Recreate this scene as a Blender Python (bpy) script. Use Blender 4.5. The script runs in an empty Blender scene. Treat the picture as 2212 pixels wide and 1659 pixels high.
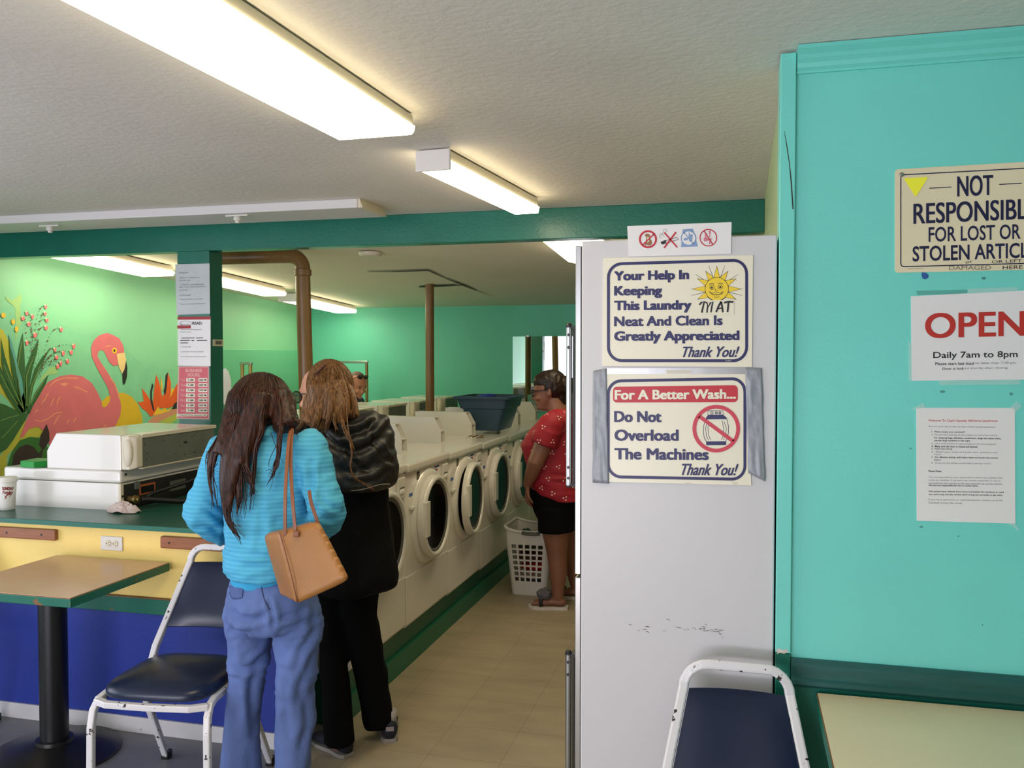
import bpy, bmesh, math, random
from mathutils import Vector, Matrix, Euler, noise
from mathutils.geometry import tessellate_polygon
random.seed(7)
SC = bpy.context.scene
COL = SC.collection

# ---------------------------------------------------------------- camera
FPX, CX, CY, EYE = 1912.0, 1106.0, 829.5, 1.62
YAW, PITCH = math.radians(14.5), math.radians(1.78)
cam = bpy.data.cameras.new('camera')
cam.sensor_width = 36.0
cam.lens = 36.0 * FPX / 2212.0
cam.clip_start = 0.05
cam_o = bpy.data.objects.new('camera', cam)
COL.objects.link(cam_o)
cam_o.location = (0, 0, EYE)
cam_o.rotation_euler = (math.pi / 2 - PITCH, 0, YAW)
SC.camera = cam_o
_f0 = Vector((-math.sin(YAW), math.cos(YAW), 0)); _r = Vector((math.cos(YAW), math.sin(YAW), 0)); _u0 = Vector((0, 0, 1))
_fw = _f0 * math.cos(PITCH) - _u0 * math.sin(PITCH); _up = _u0 * math.cos(PITCH) + _f0 * math.sin(PITCH)
EYEV = Vector((0, 0, EYE))

# ---------------------------------------------------------------- world, daylight, exposure
SC.view_settings.view_transform = 'Standard'
SC.view_settings.look = 'None'
SC.view_settings.exposure = 0.08
SC.view_settings.gamma = 1.0
SC.view_settings.use_curve_mapping = False
W = bpy.data.worlds.new('world'); SC.world = W
W.use_nodes = True
_bg = W.node_tree.nodes['Background']
_bg.inputs[0].default_value = (0.72, 0.84, 1.0, 1)
_bg.inputs[1].default_value = 1.6
LAMP_W = 10.5

def area(name, loc, rot, sx, sy, energy, color):
    l = bpy.data.lights.new(name, 'AREA'); l.shape = 'RECTANGLE'; l.size = sx; l.size_y = sy
    l.energy = energy; l.color = color
    o = bpy.data.objects.new(name, l); COL.objects.link(o); o.location = loc; o.rotation_euler = rot
    return o
# daylight coming through the shop window behind the camera
area('window_daylight', (-2.9, -3.25, 1.2), (math.radians(98), 0, 0), 4.4, 2.0, 60, (1.0, 0.91, 1.0))
# sunlit pavement outside throwing light up through the same window
area('pavement_bounce', (-2.9, -3.3, .35), (math.radians(125), 0, 0), 4.4, .7, 132, (1.0, 0.91, 1.0))
# side window in the left wall of the seating area
area('side_window_daylight', (-4.95, 1.3, 1.3), (math.radians(92), 0, math.radians(-90)), 2.6, 1.8, 40, (1.0, 0.91, 1.0))

# ---------------------------------------------------------------- pixel helpers (photo measurements -> points on real planes)
def ray(x, y): return _fw * FPX + _r * (x - CX) - _up * (y - CY)
def PX(x, y, X): d = ray(x, y); return EYEV + d * (X / d.x)
def PY(x, y, Y): d = ray(x, y); return EYEV + d * (Y / d.y)
def PZ(x, y, Z): d = ray(x, y); return EYEV + d * ((Z - EYE) / d.z)

# ---------------------------------------------------------------- materials
def lin(c):
    c = c / 255.0
    return c / 12.92 if c <= 0.04045 else ((c + 0.055) / 1.055) ** 2.4
def rgb(r, g, b): return (lin(r), lin(g), lin(b), 1)
_mats = {}
def mat(name, col, rough=0.5, metal=0.0, var=0.06, vscale=6.0, bump=0.0, bscale=80.0, spec=0.5, coat=0.0, vec=(1, 1, 1), col2=None, thr=None, alpha=1.0, trans=0.0):
    """paint-like procedural: base colour, soft mottling, optional second colour in noisy chips, noise bump"""
    if name in _mats: return _mats[name]
    m = bpy.data.materials.new(name); m.use_nodes = True; _mats[name] = m
    nt = m.node_tree; b = nt.nodes['Principled BSDF']
    c = rgb(*col)
    b.inputs['Roughness'].default_value = rough; b.inputs['Metallic'].default_value = metal
    b.inputs['Specular IOR Level'].default_value = spec; b.inputs['Coat Weight'].default_value = coat
    b.inputs['Alpha'].default_value = alpha
    b.inputs['Transmission Weight'].default_value = trans
    tc = nt.nodes.new('ShaderNodeTexCoord'); mp = nt.nodes.new('ShaderNodeMapping'); mp.inputs['Scale'].default_value = vec
    nt.links.new(tc.outputs['Object'], mp.inputs[0])
    n = nt.nodes.new('ShaderNodeTexNoise'); n.inputs['Scale'].default_value = vscale; n.inputs['Detail'].default_value = 4
    nt.links.new(mp.outputs[0], n.inputs['Vector'])
    r = nt.nodes.new('ShaderNodeValToRGB'); nt.links.new(n.outputs[0], r.inputs[0])
    r.color_ramp.elements[0].position = 0.3; r.color_ramp.elements[1].position = 0.7
    r.color_ramp.elements[0].color = [min(1, x * (1 - var)) for x in c[:3]] + [1]
    r.color_ramp.elements[1].color = [min(1, x * (1 + var)) for x in c[:3]] + [1]
    out = r.outputs[0]
    if col2 is not None:
        n2 = nt.nodes.new('ShaderNodeTexNoise'); n2.inputs['Scale'].default_value = bscale; n2.inputs['Detail'].default_value = 5
        nt.links.new(mp.outputs[0], n2.inputs['Vector'])
        mr = nt.nodes.new('ShaderNodeMapRange'); mr.inputs['From Min'].default_value = thr; mr.inputs['From Max'].default_value = thr + 0.02
        nt.links.new(n2.outputs[0], mr.inputs['Value'])
        mx = nt.nodes.new('ShaderNodeMix'); mx.data_type = 'RGBA'
        nt.links.new(mr.outputs[0], mx.inputs['Factor']); nt.links.new(out, mx.inputs['A']); mx.inputs['B'].default_value = rgb(*col2)
        out = mx.outputs['Result']
    nt.links.new(out, b.inputs['Base Color'])
    if bump > 0:
        n3 = nt.nodes.new('ShaderNodeTexNoise'); n3.inputs['Scale'].default_value = bscale; n3.inputs['Detail'].default_value = 6
        nt.links.new(mp.outputs[0], n3.inputs['Vector'])
        bp = nt.nodes.new('ShaderNodeBump'); bp.inputs['Strength'].default_value = bump; bp.inputs['Distance'].default_value = 0.01
        nt.links.new(n3.outputs[0], bp.inputs['Height']); nt.links.new(bp.outputs[0], b.inputs['Normal'])
    return m
def glow(name, col, strength):
    m = bpy.data.materials.new(name); m.use_nodes = True; nt = m.node_tree; b = nt.nodes['Principled BSDF']
    b.inputs['Base Color'].default_value = (0.85, 0.85, 0.8, 1)
    b.inputs['Emission Color'].default_value = (*col, 1); b.inputs['Emission Strength'].default_value = strength
    return m

M = {}
M['turq'] = mat('turquoise wall paint', (116, 216, 204), 0.42, var=0.05, vscale=2.2, bump=0.05, bscale=160)
M['turq_lamp_tint'] = mat('turquoise paint with lamp tint', (100, 202, 172), 0.5, var=0.04, vscale=1.5, bump=0.05, bscale=120)  # same turquoise paint; the warm lamps' green shift is put into its colour
M['mint'] = mat('mint wall paint', (122, 190, 150), 0.5, var=0.05, vscale=1.5, bump=0.04, bscale=120)
M['board'] = mat('green painted board', (96, 176, 136), 0.45, var=0.03)
M['dgreen'] = mat('glossy dark green paint', (28, 112, 94), 0.28, var=0.07, vscale=5, bump=0.10, bscale=70)
M['rail'] = mat('worn dark green paint', (30, 88, 84), 0.42, var=0.12, vscale=9, vec=(1, 1, 8), bump=0.08, bscale=50)
M['ceil'] = mat('stippled ceiling paint', (222, 217, 210), 0.75, var=0.04, vscale=2, bump=0.22, bscale=34)
M['ceilb'] = mat('smooth back ceiling paint', (226, 220, 200), 0.7, var=0.03, vscale=2, bump=0.12, bscale=30)
M['cgreen'] = mat('dark green laminate', (28, 90, 72), 0.3, var=0.08, vscale=7)
M['white'] = mat('white enamel', (226, 224, 216), 0.22, var=0.015, vscale=4, coat=0.3)
M['whitep'] = mat('white plastic', (222, 220, 212), 0.35, var=0.02)
M['ivory'] = mat('ivory plastic', (214, 206, 184), 0.35, var=0.02)
M['gasket'] = mat('grey rubber gasket', (88, 88, 84), 0.45)
M['dglass'] = mat('dark washer glass', (10, 10, 10), 0.16, var=0.0, spec=0.12)
M['black'] = mat('black plastic', (18, 18, 18), 0.4)
M['galv'] = mat('galvanised back panel', (104, 110, 100), 0.45, metal=0.2, var=0.12, vscale=8)
M['dark'] = mat('dark steel cabinet', (42, 42, 40), 0.5, metal=0.3, var=0.15)
M['hose'] = mat('black rubber hose', (16, 16, 16), 0.5)
M['steel'] = mat('brushed steel', (170, 170, 168), 0.28, metal=1.0, var=0.08, vscale=30, vec=(1, 1, .02))
M['chrome'] = mat('bare metal', (190, 186, 176), 0.22, metal=1.0)
M['fridge'] = mat('off white fridge enamel', (208, 206, 208), 0.36, var=0.012, vscale=3)
M['brown'] = mat('brown painted pipe', (126, 94, 52), 0.34, var=0.18, vscale=9, vec=(1, 1, .4), bump=0.05)
M['brass'] = mat('dull brass tube', (150, 128, 78), 0.35, metal=0.6, var=0.1)
M['wood'] = mat('stained wood plank', (150, 92, 56), 0.42, var=0.16, vscale=7, vec=(1, 1, 14))
M['paper'] = mat('white paper', (232, 230, 228), 0.5, var=0.01)
M['lam'] = mat('laminated white card', (234, 232, 232), 0.22, var=0.01)
M['cream'] = mat('cream sign plastic', (236, 230, 208), 0.3, var=0.012)
M['tan_sign'] = mat('cream sign metal', (230, 218, 184), 0.33, var=0.02)
M['navy'] = mat('navy ink', (30, 32, 92), 0.4, var=0.0)
M['navy2'] = mat('deep navy ink', (24, 26, 66), 0.4, var=0.0)
M['redink'] = mat('red ink', (196, 34, 50), 0.4, var=0.0)
M['openred'] = mat('brick red ink', (190, 48, 40), 0.45, var=0.0)
M['ink'] = mat('black ink', (34, 32, 36), 0.5, var=0.0)
M['grey_ink'] = mat('grey ink', (120, 118, 124), 0.5, var=0.0)
M['sun'] = mat('sun yellow ink', (240, 206, 44), 0.4, var=0.0)
M['hiyel'] = mat('fluorescent yellow sticker', (252, 248, 60), 0.4, var=0.0)
M['bluetape'] = mat('blue tape', (40, 88, 160), 0.5, var=0.02)
M['clear'] = mat('clear tape', (225, 245, 240), 0.12, var=0.0, alpha=0.35)
M['duct'] = mat('grey duct tape', (148, 152, 160), 0.42, metal=0.08, var=0.1, vscale=30, bump=0.12, bscale=60)
M['pinkpaper'] = mat('pink poster paper', (222, 104, 116), 0.5, var=0.02)
M['padblue'] = mat('dark vinyl upholstery', (20, 32, 60), 0.32, var=0.08, vscale=5, bump=0.05, bscale=30)
M['chip'] = mat('chipped white paint', (226, 224, 226), 0.33, var=0.02, bscale=44, col2=(52, 44, 40), thr=0.635)
M['tbl'] = mat('tan laminate', (200, 164, 130), 0.3, var=0.04, vscale=5)
M['tbl2'] = mat('pale tan laminate', (252, 228, 190), 0.34, var=0.04, vscale=4)
M['edge'] = mat('chipped green edge', (18, 104, 84), 0.4, var=0.06, bscale=16, col2=(128, 92, 56), thr=0.665)
M['edgewood'] = mat('bare particle board', (120, 86, 54), 0.6, var=0.1)
M['iron'] = mat('black powder coat', (18, 18, 20), 0.34, var=0.1)
M['tote'] = mat('slate blue plastic', (46, 72, 92), 0.4, var=0.04)
M['blue'] = mat('bright blue cloth', (24, 60, 170), 0.8)
M['hamper'] = mat('white ribbed plastic', (224, 222, 220), 0.35, var=0.02)
M['hampgrip'] = mat('grey grip', (104, 106, 100), 0.5)
M['foam'] = mat('white foam cup', (236, 234, 226), 0.5, var=0.01)
M['cupprint'] = mat('dark red print', (138, 44, 40), 0.5, var=0.0)
M['gbox'] = mat('green carton', (30, 150, 58), 0.4, var=0.08)
M['rag'] = mat('pale pink cotton rag', (206, 188, 180), 0.9, var=0.08, vscale=14, bump=0.3, bscale=60)
M['basew'] = mat('scuffed white baseboard', (206, 204, 204), 0.5, var=0.06, bscale=9, bump=0.05, col2=(120, 116, 112), thr=0.63)
M['mirror'] = mat('mirror silver', (225, 235, 230), 0.01, metal=1.0, var=0.0)
M['grimegap'] = mat('dark crack', (50, 46, 38), 0.8)
M['crackl'] = mat('pale crack edge', (206, 200, 178), 0.8)

def zone_mat(name, axis, stops, rough, bump=0.0, bscale=40, noise_amt=0.05):
    """constant colour bands along one world axis: paint coats, or a coat above an added tone"""
    m = bpy.data.materials.new(name); m.use_nodes = True; nt = m.node_tree; b = nt.nodes['Principled BSDF']
    b.inputs['Roughness'].default_value = rough
    g = nt.nodes.new('ShaderNodeNewGeometry'); s = nt.nodes.new('ShaderNodeSeparateXYZ'); nt.links.new(g.outputs['Position'], s.inputs[0])
    prev = None
    for i, (p, c) in enumerate(stops):
        if prev is None:
            rg = nt.nodes.new('ShaderNodeRGB'); rg.outputs[0].default_value = rgb(*c); prev = rg.outputs[0]; continue
        mt = nt.nodes.new('ShaderNodeMath'); mt.operation = 'GREATER_THAN'; mt.inputs[1].default_value = p
        nt.links.new(s.outputs[axis], mt.inputs[0])
        mx = nt.nodes.new('ShaderNodeMix'); mx.data_type = 'RGBA'; nt.links.new(mt.outputs[0], mx.inputs['Factor'])
        nt.links.new(prev, mx.inputs['A']); mx.inputs['B'].default_value = rgb(*c); prev = mx.outputs['Result']
    n = nt.nodes.new('ShaderNodeTexNoise'); n.inputs['Scale'].default_value = 5; n.inputs['Detail'].default_value = 5
    nt.links.new(g.outputs['Position'], n.inputs['Vector'])
    mr = nt.nodes.new('ShaderNodeMapRange'); mr.inputs['From Min'].default_value = .3; mr.inputs['From Max'].default_value = .7
    mr.inputs['To Min'].default_value = 1 - noise_amt; mr.inputs['To Max'].default_value = 1 + noise_amt
    nt.links.new(n.outputs[0], mr.inputs['Value'])
    vm = nt.nodes.new('ShaderNodeVectorMath'); vm.operation = 'SCALE'
    nt.links.new(prev, vm.inputs[0]); nt.links.new(mr.outputs[0], vm.inputs['Scale'])
    nt.links.new(vm.outputs[0], b.inputs['Base Color'])
    if bump:
        n3 = nt.nodes.new('ShaderNodeTexNoise'); n3.inputs['Scale'].default_value = bscale; nt.links.new(g.outputs['Position'], n3.inputs['Vector'])
        bp = nt.nodes.new('ShaderNodeBump'); bp.inputs['Strength'].default_value = bump; bp.inputs['Distance'].default_value = .01
        nt.links.new(n3.outputs[0], bp.inputs['Height']); nt.links.new(bp.outputs[0], b.inputs['Normal'])
    return m
M['aislewall'] = zone_mat('mint wall paint over added bounce beige', 2, [(0, (150, 138, 116)), (1.95, (176, 196, 146))], 0.5)  # unseen beige half is made up to keep green bounce off the washers
M['halfwall'] = zone_mat('yellow over blue wall paint', 2, [(0, (24, 50, 146)), (0.56, (248, 218, 126))], 0.5, 0.06, 90)
def floor_mat():
    m = bpy.data.materials.new('vinyl floor tiles'); m.use_nodes = True; nt = m.node_tree; b = nt.nodes['Principled BSDF']
    g = nt.nodes.new('ShaderNodeNewGeometry')
    br = nt.nodes.new('ShaderNodeTexBrick'); br.offset = 0.0; br.inputs['Scale'].default_value = 1.0
    br.inputs['Brick Width'].default_value = .305; br.inputs['Row Height'].default_value = .305; br.inputs['Mortar Size'].default_value = .0016
    br.inputs['Color1'].default_value = rgb(172, 160, 134); br.inputs['Color2'].default_value = rgb(168, 156, 130); br.inputs['Mortar'].default_value = rgb(146, 134, 110)
    nt.links.new(g.outputs['Position'], br.inputs['Vector'])
    n = nt.nodes.new('ShaderNodeTexNoise'); n.inputs['Scale'].default_value = 3.5; n.inputs['Detail'].default_value = 7
    mp = nt.nodes.new('ShaderNodeMapping'); mp.inputs['Scale'].default_value = (1, 3, 1); nt.links.new(g.outputs['Position'], mp.inputs[0]); nt.links.new(mp.outputs[0], n.inputs['Vector'])
    mr = nt.nodes.new('ShaderNodeMapRange'); mr.inputs['From Min'].default_value = .3; mr.inputs['From Max'].default_value = .7; mr.inputs['To Min'].default_value = .86; mr.inputs['To Max'].default_value = 1.1
    nt.links.new(n.outputs[0], mr.inputs['Value'])
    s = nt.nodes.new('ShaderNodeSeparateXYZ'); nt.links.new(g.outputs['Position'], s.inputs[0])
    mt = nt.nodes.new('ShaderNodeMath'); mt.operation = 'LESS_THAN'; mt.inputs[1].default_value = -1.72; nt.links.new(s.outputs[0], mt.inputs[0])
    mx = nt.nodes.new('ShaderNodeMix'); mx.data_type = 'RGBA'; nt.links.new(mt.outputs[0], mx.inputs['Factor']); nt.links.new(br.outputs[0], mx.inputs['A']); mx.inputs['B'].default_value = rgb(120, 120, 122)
    vm = nt.nodes.new('ShaderNodeVectorMath'); vm.operation = 'SCALE'; nt.links.new(mx.outputs['Result'], vm.inputs[0]); nt.links.new(mr.outputs[0], vm.inputs['Scale'])
    nt.links.new(vm.outputs[0], b.inputs['Base Color']); b.inputs['Roughness'].default_value = .42
    return m
M['floor'] = floor_mat()

# ---------------------------------------------------------------- mesh building
class MB:
    def __init__(s): s.v = []; s.f = []
    def add(s, vs, fs):
        o = len(s.v); s.v += [Vector(v) for v in vs]; s.f += [[i + o for i in f] for f in fs]; return s
    def box(s, x0, x1, y0, y1, z0, z1):
        return s.add([(x0, y0, z0), (x1, y0, z0), (x1, y1, z0), (x0, y1, z0), (x0, y0, z1), (x1, y0, z1), (x1, y1, z1), (x0, y1, z1)],
                     [(0, 3, 2, 1), (4, 5, 6, 7), (0, 1, 5, 4), (1, 2, 6, 5), (2, 3, 7, 6), (3, 0, 4, 7)])
    def poly8(s, pts): return s.add(pts, [(0, 3, 2, 1), (4, 5, 6, 7), (0, 1, 5, 4), (1, 2, 6, 5), (2, 3, 7, 6), (3, 0, 4, 7)])
    def loft(s, rings, cap=True, close=True):
        n = len(rings[0]); o = len(s.v)
        for r in rings: s.v += [Vector(p) for p in r]
        for k in range(len(rings) - 1):
            for i in range(n if close else n - 1):
                j = (i + 1) % n; s.f.append([o + k * n + i, o + k * n + j, o + (k + 1) * n + j, o + (k + 1) * n + i])
        if cap:
            s.f.append([o + i for i in range(n)][::-1]); s.f.append([o + (len(rings) - 1) * n + i for i in range(n)])
        return s
    def tube(s, pts, r, seg=8, flat=None, cap=True, round_ends=False):
        """sweep along pts; r number or list; flat=(axis vector, factor) squashes the section along an axis"""
        pts = [Vector(p) for p in pts]; n = len(pts); rs = r if isinstance(r, (list, tuple)) else [r] * n
        if round_ends:
            d0 = (pts[0] - pts[1]).normalized(); d1 = (pts[-1] - pts[-2]).normalized()
            pre = [(pts[0] + d0 * rs[0] * math.sin(a), rs[0] * math.cos(a)) for a in (1.45, 1.0, .5)]
            post = [(pts[-1] + d1 * rs[-1] * math.sin(a), rs[-1] * math.cos(a)) for a in (.5, 1.0, 1.45)]
            pts = [p for p, _ in pre] + pts + [p for p, _ in post]; rs = [q for _, q in pre] + list(rs) + [q for _, q in post]; n = len(pts)
        rings = []; nrm = None
        for i in range(n):
            t = (pts[min(i + 1, n - 1)] - pts[max(i - 1, 0)]).normalized()
            if nrm is None: nrm = t.orthogonal().normalized()
            else:
                nrm = nrm - t * nrm.dot(t)
                nrm = nrm.normalized() if nrm.length > 1e-6 else t.orthogonal().normalized()
            bn = t.cross(nrm)
            ring = []
            for k in range(seg):
                a = 2 * math.pi * k / seg
                d = nrm * math.cos(a) * rs[i] + bn * math.sin(a) * rs[i]
                if flat: ax = Vector(flat[0]).normalized(); d = d - ax * d.dot(ax) * (1 - flat[1])
                ring.append(pts[i] + d)
            rings.append(ring)
        return s.loft(rings, cap)
    def bar(s, pts, w, h, up=(0, 0, 1)):
        """square tube along pts"""
        pts = [Vector(p) for p in pts]; n = len(pts); rings = []
        for i in range(n):
            t = (pts[min(i + 1, n - 1)] - pts[max(i - 1, 0)]).normalized()
            a = Vector(up); a = (a - t * a.dot(t))
            a = a.normalized() if a.length > 1e-4 else t.orthogonal().normalized()
            b = t.cross(a)
            rings.append([pts[i] + a * h / 2 * sy + b * w / 2 * sx for sx, sy in ((-1, -1), (1, -1), (1, 1), (-1, 1))])
        return s.loft(rings)
    def lathe(s, prof, c=(0, 0, 0), axis='Z', seg=32, cap=True):
        rings = []
        for r, h in prof:
            ring = []
            for k in range(seg):
                a = 2 * math.pi * k / seg; u, v = r * math.cos(a), r * math.sin(a)
                p = {'Z': (u, v, h), 'X': (h, u, v), 'Y': (u, h, -v)}[axis]
                ring.append(Vector(c) + Vector(p))
            rings.append(ring)
        return s.loft(rings, cap)
    def ell(s, c, r, rot=None, nu=16, nv=10):
        rings = []
        for i in range(1, nv):
            th = math.pi * i / nv; ring = []
            for k in range(nu):
                a = 2 * math.pi * k / nu
                p = Vector((r[0] * math.sin(th) * math.cos(a), r[1] * math.sin(th) * math.sin(a), -r[2] * math.cos(th)))
                if rot: p = rot @ p
                ring.append(Vector(c) + p)
            rings.append(ring)
        return s.loft(rings)
    def build(s, name, m=None, parent=None, smooth=False, bevel=0.0, bseg=2, angle=None, origin=None):
        me = bpy.data.meshes.new(name)
        off = parent['_o'] if parent is not None else None
        off = Vector(off) if off is not None else Vector((0, 0, 0))
        poff = off
        if origin is not None: off = Vector(origin)
        me.from_pydata([tuple(v - off) for v in s.v], [], s.f); me.update()
        bm = bmesh.new(); bm.from_mesh(me); bmesh.ops.recalc_face_normals(bm, faces=bm.faces); bm.to_mesh(me); bm.free()
        o = bpy.data.objects.new(name, me); COL.objects.link(o)
        if parent is not None: o.parent = parent
        if origin is not None: o.location = off - poff
        o['_o'] = tuple(off)
        if m is not None: me.materials.append(m)
        if smooth:
            for p in me.polygons: p.use_smooth = True
        if bevel > 0:
            md = o.modifiers.new('bevel', 'BEVEL'); md.width = bevel; md.segments = bseg; md.limit_method = 'ANGLE'; md.angle_limit = math.radians(40)
        if angle:
            for e in me.edges: pass
            me.set_sharp_from_angle(angle=math.radians(angle))
        return o

def root(name, loc, label, cat, group=None):
    o = bpy.data.objects.new(name, None); COL.objects.link(o); o.location = loc; o['_o'] = tuple(loc)
    o.empty_display_size = .05
    o['label'] = label; o['category'] = cat
    if group: o['group'] = group
    return o
def tag(o, label, cat, group=None):
    o['label'] = label; o['category'] = cat
    if group: o['group'] = group
    return o
def struct(name, mb, m, **k):
    o = mb.build(name, m, **k); o['kind'] = 'structure'; return o
def kids(o): return [c for c in bpy.data.objects if c.parent == o]
def copy_tree(o, dloc=(0, 0, 0), parent=None):
    c = o.copy(); COL.objects.link(c); c.parent = parent
    if parent is None: c.location = Vector(o.location) + Vector(dloc)
    for ch in kids(o): copy_tree(ch, parent=c)
    return c
def box(*a): return MB().box(*a)

# ---- flat things on a plane: polygons given in photo pixels, put on a real plane with a real thickness
class Flat:
    def __init__(s, fn, nrm):      # fn(px,py)->point on plane, nrm points into the room
        s.fn = fn; s.n = Vector(nrm)
    def poly(s, mb, pts, lift, thick=0.0, pts3=None):
        P = pts3 if pts3 is not None else [s.fn(x, y) for x, y in pts]
        F = [p + s.n * lift for p in P]; n = len(F)
        tris = tessellate_polygon([F])
        if thick <= 0:
            mb.add(F, [list(t) for t in tris])
        else:
            B = [p + s.n * (lift - thick) for p in P]
            mb.add(F + B, [list(t) for t in tris] + [[a + n for a in t][::-1] for t in tris] + [[i, (i + 1) % n, n + (i + 1) % n, n + i] for i in range(n)])
        return mb
    def strip(s, mb, pts, w, lift, closed=False):
        """stroke of pixel width w along pixel points"""
        n = len(pts); L = []; R = []
        for i in range(n):
            a = pts[(i - 1) % n] if closed or i > 0 else pts[i]; b = pts[(i + 1) % n] if closed or i < n - 1 else pts[i]
            dx, dy = b[0] - a[0], b[1] - a[1]; l = math.hypot(dx, dy) or 1; nx, ny = -dy / l, dx / l
            ww = w[i] if isinstance(w, (list, tuple)) else w
            L.append((pts[i][0] + nx * ww / 2, pts[i][1] + ny * ww / 2)); R.append((pts[i][0] - nx * ww / 2, pts[i][1] - ny * ww / 2))
        V = [s.fn(*p) + s.n * lift for p in L + R]
        mb.add(V, [[i, (i + 1) % n, n + (i + 1) % n, n + i] for i in range(n if closed else n - 1)])
        return mb
    def text(s, mb, txt, x0, y0, x1, y1, lift, bold=0.0, slope=0.0, shear=0.0, heavy=0.0, res=3):
        """ink box of the text is x0..x1, y0 (top)..y1 (bottom) in pixels at its left end"""
        cu = bpy.data.curves.new('t', 'FONT'); cu.body = txt; cu.offset = bold; cu.shear = shear; cu.resolution_u = res; cu.fill_mode = 'FRONT'
        ob = bpy.data.objects.new('t', cu); me = ob.to_mesh()
        vs = [v.co.copy() for v in me.vertices]; fs = [list(p.vertices) for p in me.polygons]
        ob.to_mesh_clear(); bpy.data.objects.remove(ob); bpy.data.curves.remove(cu)
        if not vs: return mb
        ax = min(v.x for v in vs); bx = max(v.x for v in vs); ay = min(v.y for v in vs); by = max(v.y for v in vs)
        w = heavy * (y1 - y0)
        for dx, dy in (((0, 0),) if heavy <= 0 else ((-w, -w * .5), (w, -w * .5), (-w, w * .5), (w, w * .5), (0, 0))):
            out = []
            for v in vs:
                px = x0 + w + dx + (v.x - ax) / (bx - ax) * (x1 - x0 - 2 * w); py = y1 - w * .5 + dy + (v.y - ay) / max(1e-6, by - ay) * (y0 - y1 + w)
                out.append(s.fn(px, py + slope * (px - x0)) + s.n * lift)
            lift += .00012
            mb.add(out, fs)
        return mb
def rrect(x0, y0, x1, y1, r, sl0=0, sl1=0, n=6):
    """rounded rectangle in pixels; sl0/sl1 slopes of the top/bottom edge"""
    pts = []
    for cx, cy, a0 in ((x1 - r, y0 + r, -90), (x1 - r, y1 - r, 0), (x0 + r, y1 - r, 90), (x0 + r, y0 + r, 180)):
        for k in range(n + 1):
            a = math.radians(a0 + 90 * k / n); pts.append((cx + r * math.cos(a), cy + r * math.sin(a)))
    o = []
    for x, y in pts:
        t = (y - y0) / (y1 - y0); o.append((x, y + (sl0 * (1 - t) + sl1 * t) * (x - x0)))
    return o
def circ(cx, cy, rx, ry=None, n=28, a0=0): ry = ry or rx; return [(cx + rx * math.cos(2 * math.pi * k / n + a0), cy + ry * math.sin(2 * math.pi * k / n + a0)) for k in range(n)]
# ================================================================ SETTING
CEIL = 2.38
def backz(y): return 2.345 - 0.046 * (y - 4.5)
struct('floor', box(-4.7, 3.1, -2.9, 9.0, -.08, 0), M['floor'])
struct('ceiling', box(-4.7, 3.1, -2.9, 4.5, CEIL, CEIL + .1), M['ceil'])
mb = MB().poly8([(-4.7, 4.5, backz(4.5)), (.2, 4.5, backz(4.5) + .012), (.2, 9.0, backz(9) + .012), (-4.7, 9.0, backz(9)), (-4.7, 4.5, 2.48), (.2, 4.5, 2.48), (.2, 9, 2.48), (-4.7, 9, 2.48)])
o = struct('ceiling_back', mb, M['ceilb'])
mb = MB().box(-4.7, -4.6, 2.6, 9.0, 0, 2.46).box(-4.7, -4.6, -2.9, 0, 0, 2.46).box(-4.7, -4.6, 0, 2.6, 0, .3).box(-4.7, -4.6, 0, 2.6, 2.2, 2.46)
struct('wall_left', mb, M['mint'])
mb = MB()
for y in (0, 1.27, 2.54): mb.box(-4.68, -4.6, y, y + .06, .3, 2.2)
mb.box(-4.68, -4.6, .06, 2.54, .3, .36).box(-4.68, -4.6, .06, 2.54, 2.14, 2.2)
struct('window_2', mb, M['dgreen'])
struct('wall_back', box(-4.6, .2, 8.9, 9.0, 0, 2.4), M['turq_lamp_tint'])
struct('wall_right_back', box(.105, .2, 2.46, 8.9, 0, 2.4), M['aislewall'])
struct('wall_right', box(.127, 3.0, 2.33, 2.45, 0, CEIL), M['turq'])
struct('wall_right_front', box(3.0, 3.1, -2.9, 2.45, 0, CEIL), M['turq'])
# wall behind the camera with the shop window and door opening
mb = MB().box(1.7, 3.0, -2.9, -2.8, 0, CEIL).box(-4.6, 1.7, -2.9, -2.8, 0, .1).box(-4.6, 1.7, -2.9, -2.8, 2.22, CEIL).box(-.6, 1.7, -2.9, -2.8, .1, 2.22)
struct('wall_front', mb, M['basew'])
mb = MB()
for x in (-4.6, -3.3, -2.0, -.66): mb.box(x, x + .06, -2.88, -2.8, .1, 2.22)
mb.box(-4.54, -.66, -2.88, -2.8, .1, .16).box(-4.54, -.66, -2.88, -2.8, 2.16, 2.22)
struct('window_1', mb, M['dgreen'])
# beam + column
mb = box(-4.6, .105, 4.46, 4.56, 2.222, CEIL)
struct('ceiling_beam', mb, M['dgreen'], bevel=.004)
struct('support_column', box(-3.14, -2.932, 4.46, 4.592, 0, 2.222), M['dgreen'], bevel=.003)
# half wall
struct('wall_half', box(-4.6, -1.78, 3.25, 3.35, 0, .885), M['halfwall'])
struct('baseboard_front', box(-4.6, -1.775, 3.236, 3.25, 0, .068), M['basew'], bevel=.003)
mb = box(-4.6, -1.775, 3.232, 3.25, .522, .588)
o = struct('trim_1', mb, M['edge'], bevel=.002)
box(-4.6, -1.775, 3.231, 3.249, .588, .592).build('wood_lip', M['edgewood'], o)['_o']
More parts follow.
